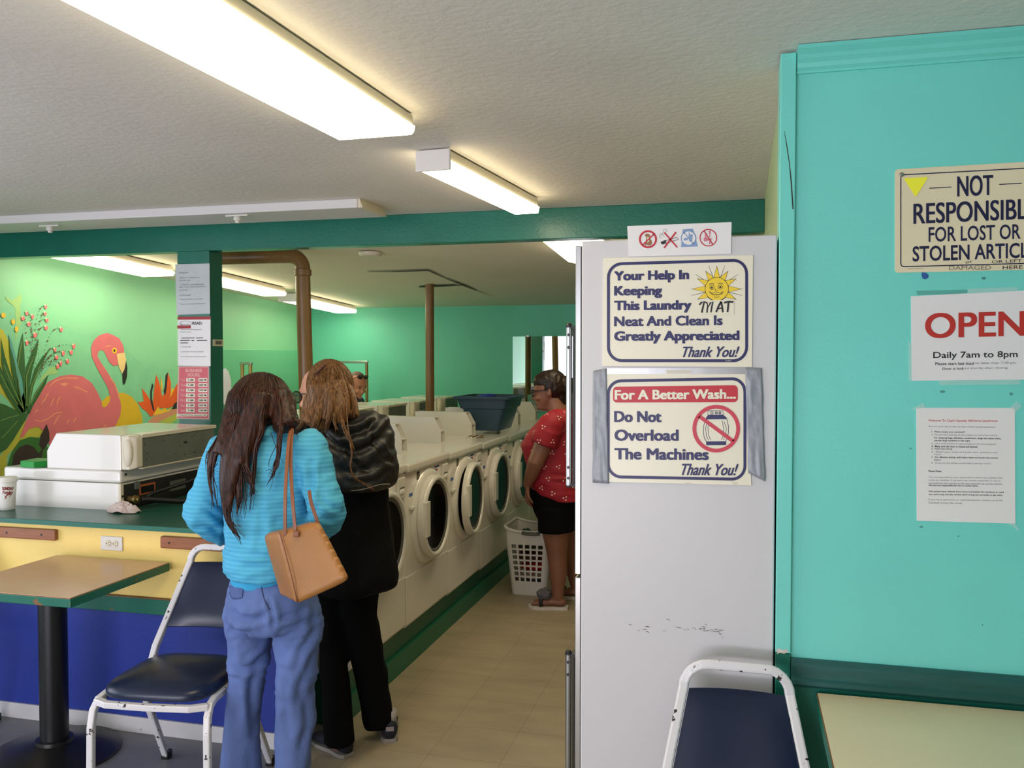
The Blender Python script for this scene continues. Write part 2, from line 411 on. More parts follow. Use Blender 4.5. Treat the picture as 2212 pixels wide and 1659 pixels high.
# right wall trims
mb = box(.09, .127, 2.318, 2.46, .87, 2.372)
struct('trim_2', mb, M['turq'], bevel=.002)
struct('trim_3', box(.09, .127, 2.318, 2.46, 0, .868), M['dgreen'], bevel=.002)
mb = MB()
prof = [(0, 2.378), (-.050, 2.378), (-.052, 2.368), (-.036, 2.358), (-.030, 2.350), (-.020, 2.342), (-.016, 2.332), (-.008, 2.326), (-.008, 2.320), (0, 2.320)]
mb.loft([[(x, 2.331 + py, z) for py, z in prof] for x in (.129, 3.0)])
struct('trim_4', mb, M['turq'])
mb = MB()
prof = [(0, .858), (-.010, .858), (-.016, .846), (-.016, .812), (-.022, .806), (-.022, .796), (-.014, .788), (0, .786)]
mb.loft([[(x, 2.331 + py, z) for py, z in prof] for x in (.128, 3.0)])
struct('trim_5', mb, M['rail'])
struct('trim_6', box(.128, 3.0, 2.324, 2.331, 0, .786), M['dgreen'])
# crack in the corner post, peeled paint spot
F = Flat(lambda x, y: PY(x, y, 2.318), (0, -1, 0))
mb = MB(); F.strip(mb, [(1694, 283), (1700, 318), (1705, 352), (1709, 392), (1713, 452)], [.8, 2, 1.6, 2.6, 2.6], .0006)
struct('trim_7', mb, M['grimegap'])
mb = MB(); F.poly(mb, [(1677, 1402), (1684, 1401), (1690, 1404), (1700, 1402), (1703, 1408), (1694, 1412), (1684, 1410), (1679, 1413)], .0008)
struct('trim_8', mb, mat('bare plaster', (214, 204, 196), .8, var=.2, vscale=60))
# access panel seams in the back ceiling
F = Flat(lambda x, y: PZ(x, y, 2.345) if False else None, (0, 0, -1))
def onback(x, y):
    d = ray(x, y); t = (2.345 + .207 - EYE) / (d.z + .046 * d.y); return EYEV + d * t
F = Flat(onback, (0, 0, -1))
mb = MB(); F.strip(mb, [(795, 586), (860, 585.5), (925, 583)], [.8, 2, 2.4], .004); F.strip(mb, [(925, 583), (962, 600), (1003, 616), (1030, 627)], [2.2, 1.2, 2.4, 1], .004); F.strip(mb, [(905, 619), (930, 618), (1000, 615)], [2, 3.4, 1.6], .004)
struct('trim_9', mb, M['grimegap'])
mb = MB(); F.strip(mb, [(930, 587), (1001, 617), (1063, 641)], [2, 1.6, 1.2], .0036)
struct('trim_10', mb, M['crackl'])

# counter top on the half wall
t = root('counter', (-3.1, 3.35, .885), 'dark green laminate counter on top of the yellow half wall', 'counter')
mb = box(-4.6, -1.76, 3.205, 3.497, .885, .907)
mb.build('worktop', M['cgreen'], t, bevel=.003)
box(-4.6, -1.76, 3.2035, 3.206, .886, .9055).build('front_edge', mat('teal edge paint', (12, 102, 84), .4, var=.08), t)
box(-2.765, -2.37, 3.497, 4.3, .885, .907).build('worktop_extension', M['cgreen'], t)
t = root('service_bay_shelf', (-2.57, 4.3, 0), 'dark green shelf in the gap between the washer rows, below the column', 'shelf')
box(-2.93, -2.37, 4.24, 4.455, 1.02, 1.042).build('shelf_board', M['dgreen'], t, bevel=.002)
box(-2.93, -2.37, 4.302, 4.322, 0, 1.02).build('panel', M['dgreen'], t)

# ================================================================ CEILING LIGHTS
WARM = (1.0, .84, .54)
M['lampA'] = glow('lit diffuser', WARM, LAMP_W)
M['lampB'] = glow('lit diffuser back room', (1.0, .86, .60), LAMP_W * 1.25)
M['pan'] = mat('painted lamp housing', (206, 200, 184), .4, var=.02)
M['capw'] = mat('white lamp end cap', (214, 212, 212), .4, var=.01)
def light(x0, x1, y0, y1, zt, zb, label, mt, wrap=True, caps=(), group='lit ceiling lights', slope=0.0, rounded=False, rz=0.0):
    t = root('ceiling_light', ((x0 + x1) / 2, (y0 + y1) / 2, zt), label, 'ceiling light', group)
    def sl(mb):
        for v in mb.v: v.z += slope * (v.y - (y0 + y1) / 2)
        return mb
    w = x1 - x0; zc = zb + (zt - zb) * .4
    sl(box(x0 + .006, x1 - .006, y0 + .006, y1 - .006, zc, zt - .007).box(x0 + w * .25, x1 - w * .25, y0 + .03, y1 - .03, zt - .007, zt)).build('housing', M['pan'], t)
    t.rotation_euler.z = math.radians(rz)
    prof = [(x0, zc), (x0 + .004, zb + (zc - zb) * .3), (x0 + w * .05, zb), (x1 - w * .05, zb), (x1 - .004, zb + (zc - zb) * .3), (x1, zc)]
    if rounded: prof = [(x0, zc), (x0 + w * .04, zb + (zc - zb) * .45), (x0 + w * .2, zb + (zc - zb) * .08), (x0 + w * .5, zb), (x1 - w * .2, zb + (zc - zb) * .08), (x1 - w * .04, zb + (zc - zb) * .45), (x1, zc)]
    n = 3
    mb = MB().loft([[(x, y0 + (y1 - y0) * k / n, z) for x, z in prof] for k in range(n + 1)])
    sl(mb).build('diffuser', mt, t)
    for e in caps:
        yy = y0 if e == 'near' else y1
        sl(box(x0 - .004, x1 + .004, yy - .006, yy + .006, zb - .006, zt - .004)).build('end_cap', M['capw'], t, bevel=.003)
    return t
light(-1.287, -1.012, 1.41, 2.635, CEIL, 2.315, 'large lit wraparound ceiling light nearest the camera', M['lampA'], rz=-1.7)
light(-1.115, -.985, 3.085, 4.16, CEIL, 2.305, 'smaller lit ceiling light with a square white end cap, in front of the green beam', M['lampA'], caps=('near',), rz=-5.0)
bz = lambda y: backz(y)
light(-4.335, -4.05, 4.72, 5.72, bz(5.22), bz(5.22) - .075, 'lit ceiling light above the flamingo mural left of the column', M['lampB'], slope=-.046)
light(-4.10, -3.87, 5.85, 7.05, bz(6.45), bz(6.45) - .075, 'lit ceiling light just right of the column, middle of the back row', M['lampB'], slope=-.046)
light(-4.17, -3.93, 7.45, 8.65, bz(8.05), bz(8.05) - .075, 'farthest lit ceiling light behind the brown pipe, near the back wall', M['lampB'], slope=-.046, caps=('near',))
light(-1.10, -.76, 4.62, 5.66, bz(5.14) + .01, bz(5.14) - .075, 'lit rounded ceiling light behind the beam above the fridge edge', glow('lit rounded diffuser', (1.0, .84, .56), LAMP_W * .85), slope=-.046, rounded=True)
# unlit strip across the ceiling
t = root('ceiling_light', (-3.0, 4.08, CEIL), 'long unlit white strip light on the ceiling along the front of the beam', 'ceiling light')
box(-4.5, -1.79, 3.955, 4.26, 2.335, CEIL).build('housing', M['capw'], t, bevel=.006)
mb = MB().poly8([(-1.79, 3.96, 2.336), (-1.765, 3.96, 2.336), (-1.765, 4.255, 2.336), (-1.79, 4.255, 2.336), (-1.79, 3.96, CEIL), (-1.782, 3.96, CEIL), (-1.782, 4.255, CEIL), (-1.79, 4.255, CEIL)])
mb.build('end_cap', M['ivory'], t)
for px, py in ((108, 487), (513, 465)):
    p = PZ(px, py, 2.335)
    c = MB().box(p.x - .062, p.x + .062, p.y - .012, p.y + .012, 2.329, 2.335).lathe([(.016, 2.329), (.02, 2.32), (.02, 2.308), (.012, 2.306), (.012, 2.296), (.004, 2.294)], (p.x, p.y, 0), seg=14)
    c.build('socket_clip', M['whitep'], t)

# smoke detector on the back ceiling
p = onback(800, 546)
mb = MB().lathe([(.075, 0), (.075, -.012), (.066, -.026), (.03, -.032), (.003, -.033)], (p.x, p.y, backz(p.y) + .003), seg=28)
tag(mb.build('smoke_detector', M['ivory'], smooth=True, angle=35), 'round white smoke detector on the back ceiling behind the beam', 'smoke detector')

# brown pipes
y = 5.04; x = -2.652
t = root('vent_pipe', (x, y, 1.0), 'thick brown painted pipe with an elbow under the ceiling, behind the woman in black', 'pipe')
mb = MB().tube([(x + .03, y, .9), (x, y, 2.10), (x - .002, y, 2.17)], .046, 18); mb.build('riser', M['brown'], t, smooth=True, angle=40)
mb = MB().lathe([(.046, 2.12), (.053, 2.125), (.053, 2.16), (.046, 2.165)], (x, y, 0), seg=18); mb.build('collar', M['brown'], t, smooth=True, angle=35)
arc = [(x - .09 + .09 * math.cos(a), y, 2.165 + .085 * math.sin(a)) for a in [i * math.pi / 16 for i in range(9)]]
mb = MB().tube(arc + [(x - .22, y, 2.252), (x - .62, y, 2.253)], .046, 18); mb.build('elbow', M['brown'], t, smooth=True, angle=40)
yp = 7.10
tag(MB().tube([(-2.556, yp, .0), (-2.556, yp, backz(yp) + .01)], .037, 16).build('support_pole', M['brown'], smooth=True, angle=40), 'thin brown pole rising between the washer rows to the back ceiling', 'pole')

# ================================================================ MURAL on the left wall
XW = -4.6
F = Flat(lambda x, y: PX(x, y, XW), (1, 0, 0))
mu = root('wall_mural', tuple(PX(150, 850, XW)), 'painted tropical mural with a pink flamingo on the left wall behind the counter', 'mural')
def mp(name, polys, col, lift, strips=(), rough=.5):
    mb = MB()
    for pl in polys: F.poly(mb, pl, lift)
    for pts, w in strips: F.strip(mb, pts, w, lift)
    return mb.build(name, mat('mural ' + name + '%d' % int(lift * 1e5), col, rough, var=.06, vscale=9), mu)
z = lambda L: [(x * .2471, 600 + y * .2471) for x, y in L]
z1 = z
mp('background', [z([(0, 260), (60, 250), (180, 240), (240, 290), (300, 260), (370, 225), (430, 235), (480, 330), (540, 400), (640, 460), (740, 497), (850, 470), (920, 455), (1000, 470), (1060, 530), (1120, 640), (1200, 720), (1350, 770), (1470, 800), (1600, 800), (1750, 790), (1750, 2700), (-400, 2700), (-400, 300)])], (118, 190, 150), .001)
mp('backdrop_grass', [z([(-60, 440), (20, 450), (80, 560), (90, 760), (130, 960), (160, 1100), (150, 1180), (60, 1060), (-60, 960)]), z([(200, 1240), (330, 1290), (420, 1330), (300, 1420), (160, 1450), (60, 1560), (40, 2300), (-200, 2500), (-200, 1700), (0, 1560)])], (176, 176, 60), .0015)
mp('pale_fronds', [z([(40, 160), (100, 200), (150, 165), (175, 140), (190, 180), (175, 240), (180, 400), (150, 500), (130, 560), (135, 400), (130, 260), (60, 200)]), z([(500, 770), (430, 790), (360, 870), (340, 920), (420, 850), (500, 840)])], (146, 190, 120), .0018)
mp('yellow_moon', [z([(890, 1130), (885, 1085), (930, 1040), (1010, 1010), (1080, 1005), (1150, 1040), (1205, 1110), (1240, 1210), (1290, 1900), (940, 1900), (1000, 1260), (960, 1130)])], (206, 172, 34), .0022)
mp('flamingo', [
  z([(170, 1400), (210, 1290), (250, 1190), (290, 1080), (350, 990), (420, 910), (520, 860), (620, 845), (720, 862), (800, 920), (850, 1000), (885, 1080), (890, 1130), (920, 1132), (955, 1085), (960, 1040), (940, 960), (890, 870), (840, 780), (800, 690), (793, 610), (815, 550), (860, 505), (930, 482), (985, 500), (1040, 530), (1075, 590), (1085, 660), (1020, 665), (1030, 765), (990, 770), (950, 735), (925, 680), (905, 640), (880, 632), (855, 645), (850, 690), (880, 740), (940, 830), (1000, 930), (1040, 1030), (1056, 1120), (1050, 1200), (1020, 1270), (950, 1380), (860, 1520), (620, 1580), (440, 1500), (400, 1360), (330, 1300), (250, 1320), (200, 1390)])], (202, 104, 114), .003)
mp('flamingo_feathers', [z([(520, 930), (560, 915), (600, 925), (560, 948)])], (222, 148, 112), .0035,
   [(z(L), 2.2) for L in ([(430, 950), (480, 900), (560, 875), (680, 880)], [(420, 1010), (400, 1040), (385, 1080)], [(470, 1050), (450, 1090), (440, 1120)], [(520, 1040), (500, 1080), (495, 1110)], [(640, 950), (700, 970), (760, 1000)], [(380, 1060), (360, 1110)], [(300, 1180), (330, 1150)], [(520, 1200), (490, 1240), (470, 1280)], [(600, 1240), (580, 1275)], [(660, 1225), (640, 1260)], [(300, 1245), (360, 1255), (420, 1230), (480, 1185), (540, 1172)], [(960, 870), (1000, 930), (1030, 1010), (1040, 1060)], [(930, 1280), (900, 1310)], [(920, 600), (970, 590)])])
mp('flamingo_beak', [z([(1018, 665), (1085, 655), (1100, 720), (1085, 800), (1065, 838), (1040, 790), (1028, 740)])], (222, 196, 136), .0036)
mp('flamingo_beak_tip', [z([(1098, 722), (1110, 790), (1108, 860), (1090, 925), (1075, 938), (1068, 900), (1066, 838), (1086, 800)])], (26, 24, 26), .0038)
mp('flamingo_eye', [circ(998 * .2471, 600 + 637 * .2471, 5.2, 6.4)], (222, 184, 44), .0038)
mp('flamingo_pupil', [circ(996 * .2471, 600 + 637 * .2471, 2.2, 2.8)], (30, 20, 14), .0042)
mp('bird_of_paradise_bloom', [z([(1200, 1090), (1255, 1080), (1236, 962), (1275, 1010), (1312, 1075), (1330, 1120), (1345, 980), (1362, 846), (1385, 900), (1400, 960), (1415, 1040), (1440, 1000), (1450, 880), (1466, 825), (1492, 920), (1490, 1000), (1520, 975), (1545, 925), (1600, 960), (1590, 1060), (1540, 1110), (1470, 1140), (1385, 1140), (1345, 1195), (1312, 1215), (1290, 1180), (1240, 1140)])], (214, 88, 34), .003)
mp('bloom_yellow', [z([(1335, 1205), (1380, 1125), (1400, 1160), (1440, 1135), (1460, 1160), (1500, 1135), (1480, 1165), (1400, 1190)]), z([(1400, 865), (1416, 920), (1420, 1000), (1405, 960)]), z([(1500, 960), (1520, 975), (1495, 1030), (1482, 1050)])], (226, 186, 50), .0034)
mp('bloom_dark', [z([(1327, 920), (1338, 940), (1325, 1000), (1325, 1060), (1348, 1160), (1335, 1165), (1312, 1080), (1310, 1000)]), z([(1445, 850), (1466, 824), (1455, 960), (1440, 1035), (1428, 990), (1440, 940)]), z([(1500, 1150), (1520, 1100), (1548, 1080), (1600, 1090), (1560, 1140)])], (36, 34, 44), .0036)
mp('bloom_stem', [z([(1240, 1400), (1290, 1260), (1345, 1205), (1430, 1170), (1550, 1140), (1640, 1130), (1600, 1190), (1400, 1250), (1300, 1340), (1270, 1400)])], (196, 140, 112), .0026)
mp('bloom_leaf', [z([(1270, 1400), (1330, 1310), (1400, 1255), (1540, 1185), (1620, 1180), (1500, 1270), (1400, 1330), (1330, 1400)])], (172, 184, 82), .0028)
mp('pale_rock', [z([(1460, 1400), (1500, 1310), (1560, 1270), (1640, 1270), (1640, 1400)])], (164, 172, 172), .0024)
mp('agave_leaves', [z(L) for L in (
   [(200, 1185), (140, 980), (100, 830), (80, 680), (72, 500), (110, 610), (150, 760), (185, 920), (215, 1080), (215, 1180)],
   [(210, 1180), (150, 960), (140, 780), (165, 600), (195, 478), (208, 640), (215, 800), (225, 960), (232, 1140)],
   [(225, 1170), (215, 980), (225, 780), (275, 650), (335, 530), (320, 650), (285, 770), (260, 900), (245, 1040), (240, 1160)],
   [(235, 1170), (255, 960), (300, 800), (360, 700), (425, 635), (370, 740), (320, 850), (285, 960), (262, 1080), (250, 1160)],
   [(240, 1180), (300, 1010), (360, 920), (420, 845), (395, 930), (340, 1030), (290, 1110), (255, 1190)],
   [(190, 1180), (110, 1060), (40, 900), (10, 740), (3, 520), (40, 690), (85, 830), (130, 950), (170, 1050), (205, 1170)],
   [(150, 1170), (60, 1040), (-20, 880), (-40, 700), (30, 840), (110, 1000), (185, 1130), (200, 1185)],
   [(-60, 1080), (40, 1110), (120, 1150), (200, 1185), (250, 1170), (220, 1240), (170, 1320), (110, 1420), (50, 1500), (-60, 1560)])], (42, 92, 44), .0044)
mp('leaf_highlights', [], (112, 142, 70), .0048, [(z(L), 1.6) for L in ([(205, 1160), (160, 960), (150, 780), (185, 560)], [(228, 1120), (225, 860), (290, 690)], [(245, 1120), (275, 940), (350, 760)], [(260, 1110), (310, 1010), (380, 900)], [(195, 1140), (110, 960), (30, 760)], [(150, 1110), (60, 960), (0, 840)], [(0, 1250), (80, 1220), (160, 1200)], [(10, 1400), (80, 1330), (150, 1250)])])
mp('blue_stem', [z([(70, 480), (100, 560), (130, 680), (160, 800), (190, 900), (200, 1000), (185, 1050), (165, 960), (145, 860), (120, 720), (85, 600)])], (86, 158, 152), .0046)
mp('under_leaves', [z([(60, 1650), (100, 1520), (170, 1420), (260, 1390), (350, 1400), (390, 1440), (420, 1500), (400, 1650)]), z([(1040, 1355), (1080, 1318), (1160, 1310), (1130, 1330), (1180, 1362), (1150, 1370), (1110, 1345)])], (44, 104, 40), .005)
mp('dark_rocks', [z([(100, 1640), (110, 1550), (160, 1480), (230, 1455), (290, 1480), (330, 1535), (360, 1500), (335, 1460), (350, 1380), (402, 1278), (425, 1350), (428, 1420), (400, 1470), (370, 1510), (360, 1560), (330, 1640)])], (44, 30, 34), .0054)
# flower sprays: dotted stalks and buds
random.seed(3)
st = []; buds = []; cream = []; dk = []
tips = [(395, 255), (390, 315), (405, 372), (398, 438), (530, 452), (640, 598), (618, 652), (585, 730), (528, 748), (500, 775), (490, 695), (548, 660), (475, 630), (195, 355), (228, 312), (280, 340), (246, 405), (300, 500), (230, 568)]
for tx, ty in tips:
    bx, by = 230 + random.uniform(-20, 120), 1000
    for k in range(3, 16):
        q = k / 16.0; xx = bx + (tx - bx) * q ** 1.3; yy = by + (ty - 60 - by) * (1 - (1 - q) ** 2) + 60 * q ** 3
        if k % 4 == 0 and q > .4: dk.append(circ(xx * .2471, 600 + yy * .2471, 1.9, 1.7, 6, k))
        else: st.append(circ(xx * .2471, 600 + yy * .2471, .85, 1.3, 6, k))
    buds.append(circ(tx * .2471, 600 + ty * .2471, random.uniform(2.7, 4), random.uniform(4, 6), 10)); cream.append(circ((tx - 8) * .2471, 600 + (ty - 14) * .2471, 1.8, 1.8, 7))
for nm, pl, cl, lf in (('flower_stalks', st, (42, 88, 52), .0056), ('dark_buds', dk, (104, 46, 40), .0058), ('pink_buds', buds, (220, 112, 118), .006), ('bud_caps', cream, (226, 214, 176), .0062)): mp(nm, pl, cl, lf)['kind'] = 'stuff'
#; mp('pink_buds', buds, (220, 112, 118), .006); mp('bud_caps', cream, (226, 214, 176), .0062)
mp('yellow_buds', [circ(6, 681, 5, 5.5), circ(27, 695, 4, 6), circ(34, 711, 3.5, 6)], (224, 182, 48), .006)

# panel board fixed on the left wall and pale oval
F2 = Flat(lambda x, y: PX(x, y, XW), (1, 0, 0))
tag(box(XW, XW + .02, 6.98, 8.62, .9, 1.686).build('wall_board', M['board'], bevel=.003), 'large flat green painted board on the left wall behind the washers', 'board')
mb = MB(); FB = Flat(lambda x, y: PX(x, y, XW + .02), (1, 0, 0))
FB.poly(mb, [(478, 800), (486, 795), (493, 802), (498, 820), (499, 850), (498, 874), (478, 874)], .003, .003)
tag(mb.build('paper_cutout', mat('lavender white paper', (196, 200, 214), .6)), 'pale rounded paper shape on the green board just right of the column', 'paper')
# mirror
yb = 8.9
a = PY(1108, 727, yb)
t = root('wall_mirror', (a.x + .35, yb, 1.5), 'frameless wall mirror on the back wall left of the fridge handle', 'mirror')
box(a.x, a.x + .86, yb - .008, yb, 1.05, a.z).build('glass', M['mirror'], t)
mb = MB()
for xx in (a.x + .16, a.x + .7): mb.box(xx - .012, xx + .012, yb - .012, yb, a.z - .006, a.z + .012)
mb.build('clip', M['steel'], t)
# ================================================================ WASHERS, right row (doors face +X)
XF = -1.66
def zbase(y): return .232 - .0135 * (y - 3.88)
mb = MB().poly8([(-2.36, 3.52, 0), (-1.70, 3.52, 0), (-1.70, 8.32, 0), (-2.36, 8.32, 0), (-2.36, 3.52, zbase(3.52) - .011), (-1.70, 3.52, zbase(3.52) - .011), (-1.70, 8.32, zbase(8.32) - .011), (-2.36, 8.32, zbase(8.32) - .011)])
mb.poly8([(-1.70, 3.51, 0), (-1.672, 3.51, 0), (-1.672, 8.32, 0), (-1.70, 8.32, 0), (-1.70, 3.51, .10), (-1.68, 3.51, .10), (-1.68, 8.32, .085), (-1.70, 8.32, .085)])
tag(mb.build('washer_plinth', mat('dark green plinth paint', (28, 104, 78), .4, var=.08)), 'dark green wooden plinth along the floor under the right hand washer row', 'plinth')

def washer(yc, zb, label):
    t = root('washing_machine', (XF - .34, yc, zb), label, 'washing machine', 'front load washers in the right row')
    y0, y1 = yc - .338, yc + .338
    box(XF - .69, XF, y0, y1, zb + .0, zb + .80).build('cabinet', M['white'], t, bevel=.006)
    box(XF - .70, XF + .022, y0, y1, zb + .802, zb + .845).build('top_panel', M['white'], t, bevel=.012, bseg=3)
    box(XF, XF + .006, y0 + .002, y1 - .002, zb + .012, zb + .262).build('lower_panel', M['white'], t, bevel=.004)
    dc = (XF, yc + .01, zb + .525)
    MB().lathe([(.262, .0), (.255, .012), (.238, .020), (.05, .020)], dc, 'X', 48).build('door_surround', M['white'], t, smooth=True, angle=35)
    MB().lathe([(.205, .021), (.19, .0225), (.004, .0225)], dc, 'X', 40).build('door_opening_shade', M['black'], t)  # black disc on the closed cabinet paints the darkness inside the drum
    hinge = (XF + .02, yc + .235, zb + .525)
    d = MB().lathe([(.224, .022), (.226, .046), (.220, .058), (.210, .063), (.200, .062), (.194, .054), (.192, .040), (.192, .022), (.224, .022)], dc, 'X', 56, cap=False).build('door', M['white'], t, smooth=True, angle=50, origin=hinge)
    MB().lathe([(.193, .052), (.186, .054), (.180, .050), (.176, .046)], dc, 'X', 48, cap=False).build('inner_ring', M['gasket'], d, smooth=True)
    MB().lathe([(.190, .046), (.12, .040), (.06, .036), (.004, .035)], dc, 'X', 40, cap=False).build('door_glass', M['dglass'], d, smooth=True)
    c0 = dc[1]
    box(XF + .046, XF + .068, c0 - .205, c0 - .140, zb + .525 - .085, zb + .525 + .105).build('door_handle', M['white'], d, bevel=.005)
    box(XF + .004, XF + .016, c0 - .285, c0 - .225, zb + .60, zb + .618).build('latch_plate', M['whitep'], t, bevel=.003)
    # detergent drawer
    dr = box(XF - .002, XF + .012, yc + .235, yc + .330, zb + .672, zb + .778).build('detergent_drawer', M['whitep'], t, bevel=.006)
    MB().ell((XF + .012, yc + .282, zb + .705), (.008, .032, .016), None, 16, 8).build('drawer_pull', M['whitep'], dr, smooth=True)
    box(XF + .010, XF + .0128, yc + .252, yc + .312, zb + .722, zb + .730).build('pull_slot', M['galv'], dr)
    # stickers
    box(XF, XF + .0008, yc + .118, yc + .202, zb + .722, zb + .785).build('instruction_sticker', M['paper'], t)
    mb = MB().box(XF, XF + .0014, yc + .122, yc + .198, zb + .772, zb + .783).box(XF, XF + .0014, yc + .125, yc + .150, zb + .745, zb + .765); mb.build('sticker_band', mat('blue sticker ink', (58, 78, 140), .5), t)
    box(XF, XF + .0016, yc + .155, yc + .170, zb + .752, zb + .765).build('sticker_mark', M['redink'], t)
    mb = MB().box(XF, XF + .001, yc - .160, yc - .118, zb + .742, zb + .786); mb.build('maker_plate', M['black'], t)
    mb = MB().box(XF, XF + .0016, yc - .150, yc - .142, zb + .752, zb + .778).box(XF, XF + .0016, yc - .142, yc - .126, zb + .770, zb + .774).box(XF, XF + .0016, yc - .140, yc - .128, zb + .756, zb + .761); mb.build('plate_mark', M['brass'], t)
    mb = MB().box(XF, XF + .001, yc - .272, yc - .225, zb + .668, zb + .686); mb.build('blue_label', mat('blue label', (48, 92, 160), .5), t)
    # coin box: narrow upright housing with a sloped, open front
    by0, by1 = yc + .15, yc + .242
    fx, bx = -1.868 , -2.30
    z0 = zb + .845; pr_ = [(bx, z0), (fx, z0), (fx, z0 + .086), (fx - .044, z0 + .166), (bx, z0 + .170)]
    w = .006
    mb = MB()
    for ya, yb_ in ((by0, by0 + w), (by1 - w, by1)):
        mb.loft([[(px, ya, pz) for px, pz in pr_], [(px, yb_, pz) for px, pz in pr_]])
    mb.box(bx, fx - .06, by0 + w, by1 - w, z0, z0 + .17 - .004)
    mb.box(bx, fx - .046, by0 + w, by1 - w, z0 + .162, z0 + .168)
    mb.box(fx - .06, fx - .002, by0 + w, by1 - w, z0 + .076, z0 + .084).box(fx - .06, fx - .004, by0 + w, by1 - w, z0, z0 + .010)
    c = mb.build('coin_box', M['whitep'], t)
    return t
names = ['white front load washer nearest the camera, mostly hidden by the black coat',
 'white front load washer directly right of the black coat, its whole door showing',
 'white front load washer with its door slightly ajar, a dark gap at the rim',
 'white front load washer under the loose metal bits, two right of the ajar one\'s near neighbour',
 'white front load washer under the blue tote, its door half hidden by the red shirt',
 'white front load washer behind the woman in red, next after her arm',
 'white front load washer at the far end of the right row, before the mirror']
names[3] = 'white front load washer with closed door just right of the ajar one'
names[4] = 'white front load washer half covered by the arm of the woman in red'
proto = washer(3.88, zbase(3.88), names[0]); WR = [proto]
for i in range(1, 7):
    y = 3.88 + .68 * i
    c = copy_tree(proto, (0, .68 * i, zbase(y) - zbase(3.88))); c['label'] = names[i]; WR.append(c)
for ch in kids(WR[2]):
    if ch.name.startswith('door') and not ch.name.startswith('door_'): ch.rotation_euler.z = math.radians(3.2)

# ---------------------------------------------------------------- left row (fronts face -X, backs towards the aisle)
XB = -2.78
def left_machine(yc, zl, label, near, gap=0.0):
    t = root('washing_machine', (XB - .32, yc, 0), label, 'washing machine', 'washers in the left row')
    y0, y1 = yc - .34, yc + .34
    box(XB - .64, XB - .012, y0, y1, .15, zl - .06).build('cabinet', M['white'], t, bevel=.004)
    box(XB - .655, XB + .004, y0 - .004, y1, zl - .058, zl).build('top_panel', M['white'], t, bevel=.012, bseg=3)
    box(XB - .012, XB - .004, y0 + .012, y1 - .012, .16, zl - .07).build('back_panel', M['dark'], t)
    mb = MB().box(XB - .014, XB, y0 + .0, y0 + .022, .15, zl - .06); mb.build('corner_strip', M['ivory'], t, bevel=.002)
    y0 += gap
    pr_ = [(XB - .41, zl), (XB + .0, zl), (XB + .0, zl + .165), (XB - .355, zl + .168), (XB - .41, zl + .082)]
    c = MB().loft([[(px, ya, pz) for px, pz in pr_] for ya in (y0 + .004, y1 - .004)]).build('console', M['white'], t, bevel=.004)
    MB().loft([[(XB + .0 + .07 * q, y0 + .006 + .02 * (q > .9), zl + .003 + .01 * (q > .9)), (XB + .07 * q, y0 + .07, zl + .003 + .01 * (q > .9)), (XB + .07 * q, y0 + .07, zl + .163 - .01 * (q > .9)), (XB + .07 * q, y0 + .006 + .02 * (q > .9), zl + .163 - .01 * (q > .9))] for q in (0, .6, 1)]).build('console_end', M['ivory'], t, bevel=.006)
    e = MB().ell((XB + .035, y0 + .008, zl + .083), (.024, .014, .066), None, 16, 12).build('moulded_bulge', M['ivory'], t, smooth=True)
    mb = MB().box(XB + .002, XB + .068, y0 + .07, y1 - .006, zl + .148, zl + .165).box(XB + .002, XB + .066, y0 + .07, y1 - .006, zl + .002, zl + .008); mb.build('console_flange', M['ivory'], t, bevel=.002)
    box(XB + .002, XB + .058, y0 + .072, y1 - .012, zl + .008, zl + .148).build('console_back', M['galv'], t)
    if near:
        random.seed(5); mb = MB()
        for k in range(14):
            yy = y0 + .1 + random.uniform(0, .5); zz = zl + .02 + random.uniform(0, .11); mb.box(XB + .058, XB + .0588, yy - .003, yy + .003, zz - .003, zz + .003)
        mb.box(XB + .058, XB + .0592, y0 + .40, y0 + .43, zl + .09, zl + .1)
        mb.build('screw_holes', M['black'], t)
        mb = MB().box(XB - .004, XB - .003, y0 + .135, y0 + .255, zl - .135, zl - .085); mb.build('warning_sticker', mat('orange sticker', (176, 96, 52), .5), t)
        mb = MB().box(XB - .004, XB - .002, y0 + .148, y0 + .245, zl - .128, zl - .095); mb.build('sticker_print', M['black'], t)
        mb = MB().box(XB - .004, XB - .002, y0 + .37, y0 + .50, zl - .15, zl - .10); mb.build('rating_plate', M['galv'], t)
        mb = MB().box(XB - .004, XB + .006, y0 + .10, y0 + .13, zl - .10, zl - .065); mb.build('bracket', M['galv'], t)
        mb = MB()
        for zz in (zl - .12, zl - .16): mb.lathe([(.006, 0), (.006, .004), (.001, .005)], (XB, y0 + .011, zz), 'X', 10)
        mb.lathe([(.006, 0), (.006, .004)], (XB + .004, y0 + .03, zl - .02), 'X', 10); mb.build('screw', M['dark'], t)
        MB().lathe([(.014, 0), (.014, .03), (.02, .03), (.02, .045), (.012, .045), (.012, .06)], (XB - .004, y0 + .06, .95), 'X', 12).build('inlet_valve', M['brass'], t, smooth=True, angle=40)
    return t
tag(box(XB - .64, XB - .03, 4.91, 8.45, 0, .1495).build('washer_plinth', mat('dark green plinth paint', (28, 104, 78), .4, var=.08)), 'dark green plinth under the far washers of the left row', 'plinth')
tag(box(XB - .64, XB - .03, 3.51, 4.17, 0, .1495).build('washer_plinth', mat('dark green plinth paint', (28, 104, 78), .4, var=.08)), 'dark green plinth under the nearest washer of the left row', 'plinth')
lm = left_machine(3.842, 1.09, 'white washer at the near end of the left row, just behind the green counter', True)
lnames = ['white washer of the left row behind the dark haired woman', 'white washer of the left row just behind the woman with long fair hair',
 'white washer of the left row just right of the man with sunglasses', 'white washer of the left row crossed by the thin brown pole', 'white washer at the far end of the left row, nearest the back wall']
l2 = left_machine(5.24, 1.065, lnames[0], False, .2)
